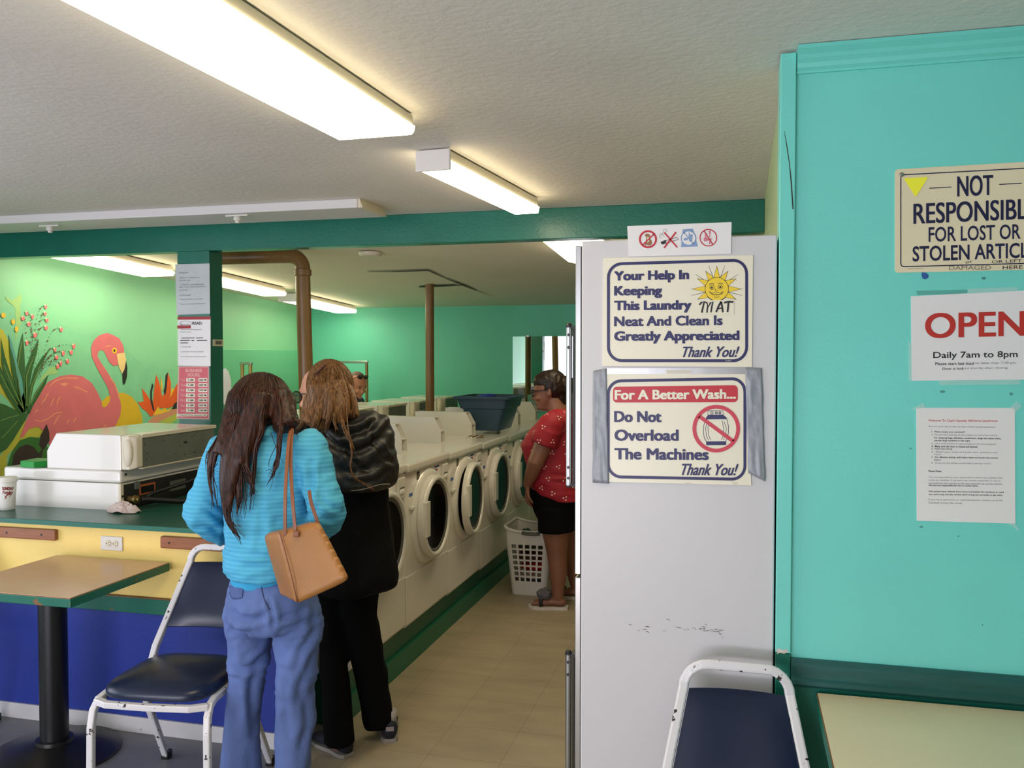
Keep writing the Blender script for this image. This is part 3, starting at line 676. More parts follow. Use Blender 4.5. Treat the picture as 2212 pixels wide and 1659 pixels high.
for i in range(1, 5):
    c = copy_tree(l2, (0, .70 * i, 0)); c['label'] = lnames[i]
# hoses behind the near machine
t = root('water_hose', (-2.6, 3.7, .92), 'two black rubber hoses lying on the counter behind the near left washer', 'hose')
MB().tube([(XB + .062, 3.565, .95), (-2.70, 3.60, .945), (-2.62, 3.70, .925), (-2.5, 3.78, .921), (-2.38, 3.80, .922)], .014, 10).build('lower_hose', M['hose'], t, smooth=True)
MB().tube([(XB + .066, 3.60, .955), (-2.71, 3.64, .97), (-2.64, 3.80, 1.0), (-2.62, 4.0, 1.03), (-2.64, 4.2, .98)], .009, 10).build('upper_hose', M['hose'], t, smooth=True)
MB().tube([(-2.70, 4.10, 1.0), (-2.60, 4.08, 1.0), (-2.52, 4.0, .96), (-2.46, 3.8, .94)], .03, 10).build('drain_hose', M['hose'], t, smooth=True)

# cloth rag on the counter by the machine
def lump(name, c, r, m, seed, amp=.35, nu=40, nv=22, flatten=True, parent=None, f=2.2):
    mb = MB().ell((0, 0, 0), (1, 1, 1), None, nu, nv)
    for v in mb.v:
        d = v.normalized(); n = noise.noise(d * f + Vector((seed, seed * .7, 0))); n2 = 1 - abs(noise.noise(d * f * 2.1 + Vector((0, seed, 3)))) * 2
        s = 1 + amp * n + amp * .4 * n2
        v.x, v.y, v.z = d.x * s * r[0] + c[0], d.y * s * r[1] + c[1], max(d.z * s * r[2], -r[2] * .55 if flatten else -9) + c[2]
    return mb.build(name, m, parent, smooth=True)
mb = MB(); N = 44
for j in range(N + 1):
    for i in range(N + 1):
        u, v = 2 * i / N - 1, 2 * j / N - 1; rr = math.hypot(u, v); sq = max(abs(u), abs(v)) / (rr or 1)
        uu, vv = u * sq, v * sq; q = Vector((u * 2.2, v * 2.2, 5.1)); bump = 1 - 2 * abs(noise.noise(q)); b2 = 1 - 2 * abs(noise.noise(q * 2.1 + Vector((3, 1, 0))))
        rad = max(0, 1 - rr * .95); hgt = (.046 * rad ** .6) * (.55 + .45 * bump) + .012 * b2 * min(1, rad * 3)
        ed = 1 + .18 * noise.noise(Vector((math.atan2(v, u) * 1.5, 7, rr)))
        mb.v.append(Vector((-2.728 + .082 * uu * ed, 3.452 + .036 * vv * ed, .909 + max(.001, hgt))))
for j in range(N):
    for i in range(N): a = j * (N + 1) + i; mb.f.append([a, a + 1, a + N + 2, a + N + 1])
o = mb.build('cleaning_rag', M['rag'], smooth=True); md = o.modifiers.new('s', 'SOLIDIFY'); md.thickness = .002; md.offset = 1
tag(o, 'crumpled pale pink rag on the green counter at the corner of the left washer', 'rag')

# foam cup
c0 = (-3.305, 3.385)
t = root('foam_cup', (c0[0], c0[1], .907), 'white foam cup with red print on the counter at the left edge', 'cup')
MB().lathe([(.030, .907), (.033, .910), (.0415, 1.040), (.0415, 1.045)], (*c0, 0), seg=32).build('cup_body', M['foam'], t, smooth=True, angle=50)
MB().lathe([(.0415, 1.036), (.0455, 1.038), (.0465, 1.050), (.043, 1.053), (.042, 1.060), (.003, 1.061)], (*c0, 0), seg=32).build('lid', M['foam'], t, smooth=True, angle=50)
def cyl_fn(x, y):   # project onto the front of the cup
    d = ray(x, y); zz = EYE + d.z * (3.35 / d.y); r = .030 + (.0415 - .030) * (zz - .907) / .135 + .0006
    ox, oy = -c0[0], -c0[1]
    a = d.x ** 2 + d.y ** 2; b = 2 * (d.x * ox + d.y * oy); c = ox * ox + oy * oy - r * r; q = b * b - 4 * a * c
    tt = (-b - math.sqrt(max(q, 0))) / (2 * a); return EYEV + d * tt
FC = Flat(cyl_fn, (0, -1, 0)); mb = MB()
FC.text(mb, 'SUNDAY', 5, 1052, 30, 1058.5, .0008, heavy=.06); FC.text(mb, 'Funday', 5.5, 1060, 29, 1069, .0008, heavy=.05, shear=.2)
FC.strip(mb, [(11 + 1.5 * k, 1078 - 1.5 * k) for k in range(9)], [1, 5, 7, 8, 8.6, 8, 7, 5, 1], .0012)
mb.build('print', M['cupprint'], t)
# green tissue box on the machine lid
t = root('tissue_box', (-3.31, 3.55, 1.092), 'green carton lying on the lid of the near left washer, left of its console', 'carton')
p = PZ(44, 1009, 1.092); q = PZ(73, 1011, 1.092)
MB().poly8([(p.x, p.y, 1.092), (q.x, q.y, 1.092), (q.x + .052, q.y + .12, 1.092), (p.x - .02, p.y + .13, 1.092), (p.x, p.y, 1.122), (q.x, q.y, 1.122), (q.x + .052, q.y + .12, 1.122), (p.x - .02, p.y + .13, 1.122)]).build('carton', M['gbox'], t, bevel=.002)
MB().poly8([(p.x + .01, p.y - .0008, 1.10), (p.x + .05, p.y - .001, 1.10), (p.x + .05, p.y + .001, 1.10), (p.x + .01, p.y + .001, 1.10), (p.x + .01, p.y - .0008, 1.112), (p.x + .05, p.y - .001, 1.112), (p.x + .05, p.y + .001, 1.112), (p.x + .01, p.y + .001, 1.112)]).build('pale_print', mat('pale green print', (150, 214, 150), .5), t)
# storage tote on the washers
tz = 1.071
t = root('storage_tote', (-1.85, 6.45, tz), 'empty dark blue plastic storage tote standing on the right washer row', 'storage tote')
def tr(z0, k, g=0): # ring of the tapered tote
    x0, x1, y0, y1 = -1.945 - .10 * k - g, -1.722 + .075 * k + g, 6.28 - .03 * k - g, 6.66 + .06 * k + g
    r = .03; out = []
    for cx, cy, a0 in ((x1 - r, y0 + r, -90), (x1 - r, y1 - r, 0), (x0 + r, y1 - r, 90), (x0 + r, y0 + r, 180)):
        for j in range(5): a = math.radians(a0 + 22.5 * j); out.append((cx + r * math.cos(a), cy + r * math.sin(a), z0))
    return out
MB().loft([tr(tz, 0), tr(tz + .16, .6), tr(tz + .165, .72, .004), tr(tz + .245, 1, .004), tr(tz + .245, .95, -.004), tr(tz + .012, .0, -.008)]).build('bin', M['tote'], t, smooth=True, angle=40)
MB().loft([tr(tz + .236, 1, .004), tr(tz + .236, 1, .024), tr(tz + .252, 1, .026), tr(tz + .254, 1, .0), tr(tz + .236, 1, .0)], cap=False).build('rim', M['tote'], t, smooth=True, angle=40)
tag(lump('folded_cloth', (-1.86, 6.44, tz + .2475), (.045, .19, .018), M['blue'], 2, .12), 'bright blue cloth hanging over the middle of the tote rim', 'cloth')
# loose metal bits on the washer top
random.seed(11)
for k in range(9):
    p = PZ(1014 + k * 3.6 + random.uniform(-3, 3), 947 + random.uniform(-3, 2), 1.069); a = random.uniform(0, 3.14); l = random.uniform(.014, .03)
    d = Vector((math.cos(a), math.sin(a), 0)) * l; h = 1.0685 - .0135 * (p.y - 5.7) + random.uniform(.002, .012)
    q = Vector((p.x, p.y, h))
    o = MB().tube([q - d, q - d * .3 + Vector((0, 0, .003)), q + d], [.003, .005, .003], 7).build('metal_bit', mat('tarnished brass', (120, 100, 62), .35, metal=.8) if k % 3 else M['chrome'], smooth=True)
    tag(o, 'small loose metal bit in the little heap on the washer top left of the tote', 'metal bit', 'heap of loose metal bits')

# laundry hamper with holes
hx, hy = -1.385, 5.93
t = root('laundry_hamper', (hx, hy, 0), 'tall white plastic laundry hamper with square holes on the floor beside the woman in red', 'laundry hamper')
RZ = [0, .012, .05, .085]
rows = 7
for k in range(rows): RZ += [.085 + k * .038 + .011, .085 + (k + 1) * .038]
RZ += [.365, .40, .44]
def hring(zz, g=0):
    k = zz / .44; hw, hd = .122 + .036 * k + g, .13 + .05 * k + g; r = .035; P = []
    ts = [-1]
    for q in range(5): ts += [-1 + .0 + q * .4 + .06, -1 + q * .4 + .34]
    ts += [1]; a_, b_ = hw - r, hd - r
    for (cx, cy, dx, dy, n0) in ((0, -hd, a_, 0, 0), (hw, 0, 0, b_, 1), (0, hd, -a_, 0, 2), (-hw, 0, 0, -b_, 3)):
        for q in ts: P.append((cx + dx * q, cy + dy * q))
        c0_ = (math.copysign(a_, dx or cx), math.copysign(b_, cy if cy else dy))
        for e in (1, 2, 3):
            a = math.radians(-90 + 90 * n0 + 22.5 * e); P.append((c0_[0] + r * math.cos(a), c0_[1] + r * math.sin(a)))
    return [Vector((hx + x, hy + y, zz + ((.03 * abs(x / hw) ** 3) if zz > .37 else 0))) for x, y in P]
R = [hring(q) for q in RZ]; NT = len(R[0])
mb = MB()
for r in R: mb.v += r
for k in range(len(R) - 1):
    for i in range(NT):
        if k in {4 + 2 * j for j in range(rows)} and i % 15 in (1, 3, 5, 7, 9): continue
        j = (i + 1) % NT; mb.f.append([k * NT + i, k * NT + j, (k + 1) * NT + j, (k + 1) * NT + i])
mb.f.append(list(range(NT))[::-1])
o = mb.build('basket', M['hamper'], t, smooth=False)
md = o.modifiers.new('solid', 'SOLIDIFY'); md.thickness = .006
rim = hring(.44)
MB().tube([p + Vector((0, 0, .0)) for p in rim] + [rim[0]], .011, 8).build('rim', M['hamper'], t, smooth=True)
arc = [Vector((hx - .01 + .13 * math.cos(a), hy - .17, .445 + .012 * math.sin(a))) for a in [math.pi * k / 10 for k in range(2, 9)]]
MB().tube([(hx - .03, hy - .188, .435), (hx + .01, hy - .196, .432), (hx + .06, hy - .198, .432), (hx + .09, hy - .19, .436)], .012, 8).build('handle_grip', M['hampgrip'], t, smooth=True)
box(hx - .06, hx + .0, hy - .172, hy - .168, .37, .405).build('handle_slot', M['ivory'], t)
for k, (cx, cy, cz, r, cl, nm) in enumerate(((-.0, -.0, .05, (.085, .09, .030), (150, 170, 176), 'pale blue'), (.005, .0, .115, (.088, .09, .030), (190, 184, 176), 'cream'), (.015, -.012, .18, (.088, .09, .030), (196, 34, 34), 'red'), (-.008, 0, .245, (.092, .095, .030), (98, 70, 58), 'brown'), (.0, .0, .31, (.095, .1, .030), (92, 92, 84), 'olive grey'), (.045, .045, .385, (.055, .06, .035), (208, 200, 190), 'white'), (-.035, -.05, .395, (.05, .05, .04), (52, 96, 84), 'dark green'))):
    o = lump('garment', (hx + cx, hy + cy, cz), r, mat(nm + ' laundry cloth', cl, .9, var=.1, bump=.2, bscale=40), k * 1.7, .3)
    tag(o, nm + (' garment on top of the laundry in the hamper' if k >= 5 else ' garment inside the white hamper, seen through its holes'), 'garment', 'laundry in the hamper')

# ================================================================ FRIDGE
fy = 2.33
t = root('refrigerator', (-.16, 2.7, 0), 'tall white refrigerator with its side facing the camera and signs stuck on it', 'refrigerator')
box(-.412, .086, fy + .0006, 3.05, .02, 1.926).build('cabinet', M['fridge'], t, bevel=.004)
box(-.4285, -.4125, fy + .001, 3.05, 1.034, 1.914).build('upper_door', M['steel'], t, bevel=.002)
box(-.4285, -.4125, fy + .004, 3.05, .06, 1.026).build('lower_door', M['steel'], t, bevel=.002)
def handle(z0, z1, nm):
    h = MB().tube([(-.462, 2.42, z0), (-.462, 2.42, z1)], .0085, 14).build(nm, M['steel'], t, smooth=True, angle=40)
    mb = MB().lathe([(.0095, z1), (.0095, z1 + .006), (.006, z1 + .012), (.001, z1 + .013)], (-.462, 2.42, 0), seg=14)
    mb.lathe([(.001, z0 - .008), (.0095, z0 - .004), (.0095, z0)], (-.462, 2.42, 0), seg=14)
    for zz in (z0 + .05, z0 + .02, z1 - .02, z1 - .055): mb.lathe([(.0045, -.0088), (.0045, -.0075)], (-.462, 2.42, zz), 'Y', 10)
    mb.build('end_stud', M['black'], h)
    MB().box(-.456, -.4285, 2.412, 2.45, z0 - .004, z0 + .004).box(-.456, -.4285, 2.412, 2.45, z1 - .004, z1 + .004).box(-.452, -.446, 2.42, 2.45, z0, z1).build('bracket', M['dark'], h)
handle(1.262, 1.70, 'upper_handle'); handle(.34, .785, 'lower_handle')
# scuffs on the side panel
FF = Flat(lambda x, y: PY(x, y, fy), (0, -1, 0))
random.seed(21); mb = MB()
for k in range(70):
    u = random.random(); x = 1355 + u * 205; y = 1352 + 6 * math.sin(u * 5) + max(0, u - .6) * 55 + random.gauss(0, 4)
    if .42 < u < .5 or .2 < random.random() * (1 - u): continue
    l = random.uniform(2, 11); FF.strip(mb, [(x, y), (x + l * .5, y + random.uniform(-1, 1.4)), (x + l, y + random.uniform(-1, 2.5))], [.3, random.uniform(.7, 1.8), .3], .0007)
FF.strip(mb, [(1438, 1337), (1443, 1338), (1447, 1341)], [.3, 1.2, .3], .0007)
mb.build('scuff_marks', mat('scuff grime', (110, 108, 100), .6), t)['kind'] = 'stuff'

# ================================================================ CHAIRS
def chair(loc, rz, label):
    t = root('stacking_chair', (0, 0, 0), label, 'chair', 'white framed dining chairs')
    fw = MB()
    def sidebar(s):
        return [(s * .215, -.275, 0), (s * .212, -.268, .34), (s * .209, -.258, .395), (s * .205, -.232, .425), (s * .20, -.19, .432), (s * .195, .02, .432), (s * .195, .10, .436)]
    b = .024
    for s in (-1, 1):
        MB().bar(sidebar(s), b, b, up=(1, 0, 0)).build('front_leg', M['chip'], t, bevel=.005)
        l = MB().bar([(s * .205, .02, .42), (s * .212, .10, .27), (s * .22, .245, .0)], b, b, up=(1, 0, 0)).build('rear_leg', M['chip'], t, bevel=.005)
        MB().box(s * .22 - .016, s * .22 + .016, .225, .262, 0, .032).build('rubber_foot', M['black'], l, bevel=.004)
        MB().lathe([(.012, 0), (.012, .008)], (s * .212 - .012 * (s < 0) * 0 + s * .012, .115, .245), 'X', 10).build('rivet', M['chip'], l)
    arc = []
    for k in range(13):
        a = math.pi * k / 12; cx = .066 if a < math.pi / 2 else -.066
        arc.append((cx + .062 * math.cos(a), .283 + .004 * math.sin(a), .790 + .062 * math.sin(a)))
    up = [(.195, .085, .425), (.188, .115, .50), (.128, .283, .790)] + arc[1:-1] + [(-.128, .283, .790), (-.188, .115, .50), (-.195, .085, .425)]
    MB().bar(up, .024, .026, up=(0, -1, .3)).build('back_frame', M['chip'], t, bevel=.005)
    rail = [(-.205, -.245, .425), (-.15, -.272, .425), (0, -.278, .425), (.15, -.272, .425), (.205, -.245, .425)]
    MB().bar(rail, .026, .022).build('front_rail', M['chip'], t, bevel=.004)
    # seat cushion
    prof = []
    N = 48
    def outline(k):
        pts = []
        for i in range(N):
            a = 2 * math.pi * i / N; ca, sa = math.cos(a), math.sin(a); e = .5
            ux = math.copysign(abs(ca) ** e, ca); uy = math.copysign(abs(sa) ** e, sa)
            y = -.075 + .20 * uy; w = .205 - .02 * (uy + 1) / 2
            pts.append((ux * w * k, (-.075) + .20 * uy * k))
        return pts
    rings = []
    for k, zz in ((.90, .437), (.99, .444), (1.0, .458), (.975, .472), (.90, .482), (.6, .492), (.25, .496), (.02, .497)): rings.append([(x, y, zz) for x, y in outline(k)])
    MB().loft(rings).build('seat', M['padblue'], t, smooth=True, angle=60)
    # back pad between the uprights
    rings = []
    def bp(u, v): # u -1..1 across, v 0..1 up
        zz = .565 + .225 * v; yy = .115 + (zz - .50) * .168 / .296; hw = .188 - (zz - .50) * .060 / .290 - .014
        return Vector((u * hw, yy + .018 * (1 - u * u) , zz))
    nrm = Vector((0, -.87, .49)); G = 10
    front = [[bp(-1 + 2 * i / G, j / G) + nrm * (.004 + .02 * (1 - abs(-1 + 2 * i / G) ** 4) * (1 - abs(2 * j / G - 1) ** 6)) for i in range(G + 1)] for j in range(G + 1)]
    back = [[bp(-1 + 2 * i / G, j / G) - nrm * .008 for i in range(G + 1)] for j in range(G + 1)]
    mb = MB(); n = G + 1
    for g in (front, back):
        for r in g: mb.v += r
    for j in range(G):
        for i in range(G):
            mb.f.append([j * n + i, j * n + i + 1, (j + 1) * n + i + 1, (j + 1) * n + i]); o_ = n * n
            mb.f.append([o_ + j * n + i, o_ + (j + 1) * n + i, o_ + (j + 1) * n + i + 1, o_ + j * n + i + 1])
    bd = [(0, i) for i in range(n)] + [(j, n - 1) for j in range(1, n)] + [(n - 1, i) for i in range(n - 2, -1, -1)] + [(j, 0) for j in range(n - 2, 0, -1)]
    for k in range(len(bd)):
        a, c = bd[k], bd[(k + 1) % len(bd)]; ia, ic = a[0] * n + a[1], c[0] * n + c[1]; mb.f.append([ia, ic, n * n + ic, n * n + ia])
    bo = mb.build('backrest', M['padblue'], t, smooth=True, angle=50)
    t.location = loc; t.rotation_euler = (0, 0, rz)
    return t
cl = chair((-1.985, 2.85, 0), math.radians(7), 'white framed chair with dark blue pads between the left table and the woman in turquoise')
cr = copy_tree(cl); cr.location = (.002, 1.957, 0); cr.rotation_euler.z = math.radians(1.5); cr['label'] = 'white framed chair with dark blue backrest in front of the refrigerator, bottom right'
c3 = copy_tree(cl); c3.location = (-3.36, 2.905, 0); c3.rotation_euler.z = math.radians(12); c3['label'] = 'white framed chair cut off by the left edge, one leg showing'

# ================================================================ TABLES
def table(x0, x1, y0, y1, zt, m, label, px, py, edge=.036):
    t = root('pedestal_table', (px, py, 0), label, 'table')
    box(x0, x1, y0, y1, zt - edge, zt - .003).build('edge_band', M['edge'], t, bevel=.003)
    MB().box(x0 + .001, x1 - .001, y0 + .001, y1 - .001, zt - .0042, zt - .0026).build('wood_line', M['edgewood'], t)
    box(x0 + .004, x1 - .004, y0 + .004, y1 - .004, zt - .0028, zt).build('tabletop', m, t)
    MB().lathe([(.054, .055), (.054, zt - edge - .01)], (px, py, 0), seg=32).build('pedestal', M['iron'], t, smooth=True, angle=40)
    MB().lathe([(.245, 0), (.252, .006), (.25, .012), (.20, .024), (.13, .038), (.072, .052), (.07, .066), (.054, .068)], (px, py, 0), seg=48).build('base', M['iron'], t, smooth=True, angle=50)
    MB().box(px - .16, px + .16, py - .03, py + .03, zt - edge - .012, zt - edge).box(px - .03, px + .03, py - .16, py + .16, zt - edge - .012, zt - edge).build('spider_bracket', M['iron'], t)
    return t
table(-2.895, -2.325, 2.655, 3.228, .752, M['tbl'], 'square tan table with chipped green edge on black pedestal against the yellow wall', -2.70, 2.985)
table(.188, 1.0, 1.55, 2.312, .78, M['tbl2'], 'pale tan table with green edge against the turquoise wall, bottom right corner', .62, 1.95)

# ================================================================ WALL FITTINGS on the half wall
yw = 3.25
def plank(xl, xr, zt, zb_, label):
    t = root('wood_plank', ((xl + xr) / 2, yw, zb_), label, 'plank', 'wooden planks on the yellow wall')
    box(xl, xr, yw - .02, yw, zb_, zt).build('board', M['wood'], t, bevel=.005)
    mb = MB()
    for s in (xl + .045, xl + .28, xr - .07):
        if s < xr - .02: mb.lathe([(.005, -.0212), (.005, -.019)], (s, yw, (zt + zb_) / 2), 'Y', 10)
    mb.build('screw', M['black'], t)
plank(-3.44, -2.904, .860, .812, 'brown stained wood plank on the yellow wall left of the outlet')
plank(-2.374, -1.92, .860, .809, 'brown stained wood plank on the yellow wall right of the outlet')
t = root('outlet_plate', (-2.622, yw, .815), 'white double electrical outlet mounted sideways on the yellow wall', 'outlet')
a = PY(219, 1157, yw); b = PY(266, 1190, yw)
box(a.x, b.x, yw - .006, yw, b.z, a.z).build('plate', M['whitep'], t, bevel=.002)
for cx in (a.x + .040, a.x + .074):
    zc = (a.z + b.z) / 2
    r = MB().lathe([(.0145, -.009), (.0145, -.005)], (cx, yw, zc), 'Y', 20).build('receptacle', M['ivory'], t)
    MB().box(cx - .009, cx - .0055, yw - .0096, yw - .0088, zc - .003, zc + .003).box(cx + .002, cx + .009, yw - .0096, yw - .0088, zc + .004, zc + .006).box(cx + .002, cx + .009, yw - .0096, yw - .0088, zc - .007, zc - .005).build('slot', M['black'], r)
# vent plate on the side of the column
a = PX(459, 733, -2.932); b = PX(481, 748, -2.932)
t = root('switch_plate', (-2.93, 4.53, 1.7), 'small ivory cover plate on the right side of the green column', 'cover plate')
box(-2.932, -2.927, a.y, b.y, b.z, a.z).build('plate', M['ivory'], t, bevel=.001)
box(-2.927, -2.926, a.y + .022, b.y - .018, b.z + .010, a.z - .008).build('grille', M['galv'], t)
# laundry cart rails in the far left aisle
def cart(x0, x1, y, zt, label, gauge=.016):
    t = root('laundry_cart', ((x0 + x1) / 2, y, 0), label, 'laundry cart', 'carts with hanging rails')
    for x in (x0, x1): MB().tube([(x, y, .12), (x, y, zt)], gauge, 10).build('post', M['brass'], t, smooth=True, angle=40)
    box(x0 - gauge, x1 + gauge, y - gauge, y + gauge, zt - .012, zt + .012).build('hanging_rail', M['steel'], t, bevel=.003)
    mb = MB()
    for x, s in ((x0, 1), (x1, -1)): mb.poly8([(x, y - .008, zt - .01), (x + s * .01, y - .008, zt - .01), (x + s * .01, y + .008, zt - .01), (x, y + .008, zt - .01), (x, y - .008, zt - .07)] + [(x + s * .004, y - .008, zt - .07), (x + s * .004, y + .008, zt - .07), (x, y + .008, zt - .07)])
    mb.build('corner_brace', M['steel'], t)
    box(x0 - .03, x1 + .03, y - .2, y + .2, .10, .13).build('base_frame', M['steel'], t)
    for x in (x0, x1):
        for yy in (y - .17, y + .17): MB().lathe([(.05, -.012), (.05, .012)], (x, yy, .05), 'Y', 14).build('wheel', M['black'], t)
cart(-4.28, -4.20, 7.0, 1.559, 'narrow laundry cart rail showing above the dark haired woman, in front of the green board')
cart(-4.20, -3.775, 8.55, 1.562, 'wider laundry cart rail behind the man with sunglasses on his head')
# ================================================================ SIGNS (drawn in photo measurements on their real planes)
def plane_y(Y, ox, oy, s): return Flat(lambda x, y: PY(ox + x * s, oy + y * s, Y), (0, -1, 0))
def sheet(F, name, quad, m, lift, thick, t): mb = MB(); F.poly(mb, quad, lift, thick); return mb.build(name, m, t)
def ink(F, name, m, t, lift, polys=(), strips=(), texts=(), **k):
    mb = MB()
    for p in polys: F.poly(mb, p, lift)
    for s in strips: F.strip(mb, s[0], s[1], lift, *(s[2:] or ()))
    for x in texts:
        kw = dict(x[5]) if len(x) > 5 else {}
        F.text(mb, x[0], x[1], x[2], x[3], x[4], lift, **kw)
    return mb.build(name, m, t)
def ring(cx, cy, r, n=40): return circ(cx, cy, r, n=n)
B = .035
# --- pictogram card
F = plane_y(2.33, 1200, 440, .2351)
t = root('pictogram_card', tuple(F.fn(1140, 320)), 'white laminated card of four prohibition pictograms at the top of the refrigerator side', 'sign')
sheet(F, 'card', [(660, 207), (1618, 170), (1612, 460), (672, 488)], M['lam'], .0025, .002, t)
ink(F, 'no_dogs_ring', M['redink'], t, .0035, strips=[(ring(850, 328, 74), 17, True), ([(800, 382), (906, 280)], 12)])
ink(F, 'no_drinks_ring', M['redink'], t, .0035, strips=[(ring(1404, 314, 76), 9, True), ([(1365, 252), (1446, 378)], 10)])
ink(F, 'no_smoking_cross', M['redink'], t, .0035, strips=[([(1000, 266), (1118, 402)], 13), ([(1108, 262), (998, 408)], 15)])
ink(F, 'dog', mat('brown print', (150, 106, 66), .5), t, .003, polys=[[(826, 282), (840, 276), (862, 280), (870, 298), (872, 325), (886, 345), (888, 372), (870, 386), (848, 384), (838, 372), (832, 386), (820, 384), (830, 350), (836, 320), (830, 300), (818, 294)]])
ink(F, 'dog_chest', M['cream'], t, .0032, polys=[[(846, 305), (860, 310), (862, 345), (846, 360), (842, 335)]])
ink(F, 'cigarette', M['ink'], t, .003, strips=[([(975, 352), (1112, 312), (1128, 318), (1128, 330), (985, 374), (972, 366), (975, 352)], 5)], polys=[[(968, 352), (1012, 334), (1020, 356), (985, 376), (970, 368)]])
ink(F, 'smoke', M['grey_ink'], t, .003, strips=[([(968, 322), (955, 296), (962, 272), (972, 282), (968, 296), (985, 280)], 3), ([(1000, 310), (984, 280), (995, 240), (1018, 232), (1028, 248), (1010, 262)], 3)])
bl = mat('pale blue print', (128, 156, 196), .5)
ink(F, 'blue_panel', bl, t, .003, polys=[[(1170, 238), (1262, 230), (1308, 394), (1154, 400)]])
ink(F, 'blue_panel_disc', M['lam'], t, .0032, polys=[ring(1222, 318, 62)])
ink(F, 'food_icon', bl, t, .0036, strips=[(ring(1222, 318, 66), 9, True), ([(1180, 264), (1266, 370)], 9)], polys=[[(1222, 284), (1262, 284), (1254, 348), (1230, 348)], [(1178, 318), (1216, 314), (1216, 338), (1178, 340)], [(1228, 284), (1222, 262), (1228, 262), (1234, 284)]])
ink(F, 'drink_icon', mat('pink print', (214, 120, 140), .5), t, .0032, polys=[[(1372, 280), (1382, 280), (1384, 308), (1396, 318), (1396, 346), (1362, 346), (1362, 318), (1372, 308)], [(1406, 252), (1428, 250), (1420, 290), (1424, 308), (1412, 308), (1414, 290)], [(1388, 324), (1440, 318), (1420, 346), (1424, 372), (1410, 374), (1412, 346)]])
# --- keep clean sign
t = root('notice_sign', tuple(F.fn(1120, 980)), 'cream sign with navy border and smiling yellow sun on the refrigerator', 'sign')
sheet(F, 'board', [(445, 500), (1815, 473), (1805, 1500), (432, 1490)], M['cream'], .003, .003, t)
ink(F, 'border', M['navy'], t, .0036, strips=[(rrect(488, 556, 1756, 1442, 122, -.029, .001, 8), 27, True)])
ink(F, 'lettering', M['navy'], t, .0036, texts=[('Your Help In', 540, 622, 1228, 735, dict(heavy=.06, slope=-.02)), ('Keeping', 540, 758, 980, 872, dict(heavy=.06, slope=-.012)), ('This Laundry', 540, 893, 1250, 1008, dict(heavy=.06, slope=-.011)),
  ('Neat And Clean Is', 540, 1036, 1535, 1128, dict(heavy=.06, slope=-.011)), ('Greatly Appreciated', 540, 1172, 1690, 1288, dict(heavy=.06, slope=-.006)), ('Thank You!', 1170, 1312, 1690, 1412, dict(heavy=.03, slope=-.004, shear=.42))])
sc = (1482, 785); tips = []
for k in range(12):
    a = math.radians(90 - 30 * k); rr = 215 if k % 3 == 0 else 195; tips.append((sc[0] + rr * math.cos(a) * 1.08, sc[1] - rr * math.sin(a)))
def ray_poly(k, g=0):
    a = math.radians(90 - 30 * k); w = .26; rr = 112
    tx, ty = tips[k]; d = math.hypot(tx - sc[0], ty - sc[1]); q = (d - g * 2.2) / d
    return [(sc[0] + rr * math.cos(a - w + g * .004), sc[1] - rr * math.sin(a - w + g * .004)), (sc[0] + (tx - sc[0]) * q, sc[1] + (ty - sc[1]) * q), (sc[0] + rr * math.cos(a + w - g * .004), sc[1] - rr * math.sin(a + w - g * .004))]
up = [k for k in range(12) if k not in (5, 6, 7)]
clip = lambda P: [(x, min(y, 888)) for x, y in P]
ink(F, 'sun_outline', M['ink'], t, .0034, polys=[clip(ray_poly(k)) for k in up] + [clip(ring(*sc, 113))], strips=[([(sc[0] + 118 * math.cos(a), sc[1] - 118 * math.sin(a)), (sc[0] + 240 * math.cos(a), sc[1] - 228 * math.sin(a))], [5, 2.5]) for a in [math.radians(90 - 18 - 36 * k) for k in (0, 1, 2, 7, 8, 9)] + [math.radians(v) for v in (-15, 195)]])
ink(F, 'sun_face', M['sun'], t, .0037, polys=[clip(ray_poly(k, 6)) for k in up] + [clip(ring(*sc, 105))])
ink(F, 'sun_features', M['ink'], t, .004, strips=[(ring(1438, 770, 20), 4, True), (ring(1514, 766, 20), 4, True), ([(1412, 742), (1434, 734), (1456, 740)], 6), ([(1494, 736), (1516, 730), (1538, 738)], 6), ([(1474, 782), (1466, 800), (1478, 808), (1494, 800)], 4), ([(1420, 812), (1440, 832), (1482, 840), (1524, 830), (1542, 808)], 7), ([(1432, 822), (1482, 818), (1534, 818)], 4), ([(1455, 856), (1480, 862), (1504, 854)], 4), ([(1412, 806), (1426, 818)], 5)], polys=[circ(1436, 772, 10, n=12), circ(1514, 768, 10, n=12)])
sheet(F, 'name_patch', [(1306, 890), (1640, 884), (1640, 1016), (1310, 1020)], M['cream'], .0042, 0, t)
ink(F, 'handwritten_lettering', M['ink'], t, .0046, strips=[([(1322, 930), (1342, 908), (1366, 902), (1356, 950), (1344, 1002)], 17), ([(1366, 902), (1392, 912), (1402, 950), (1424, 912), (1446, 902), (1436, 950), (1428, 1000)], 15), ([(1400, 935), (1394, 975), (1392, 1002)], 14), ([(1476, 998), (1500, 940), (1522, 900)], 18), ([(1522, 900), (1532, 950), (1538, 1000)], 17), ([(1492, 966), (1534, 958)], 13), ([(1548, 910), (1590, 902), (1634, 904)], 18), ([(1590, 904), (1586, 950), (1580, 998)], 18)])
ink(F, 'small_print', M['cream'], t, .004, texts=[('#L622', 1562, 1438, 1616, 1449, {})])
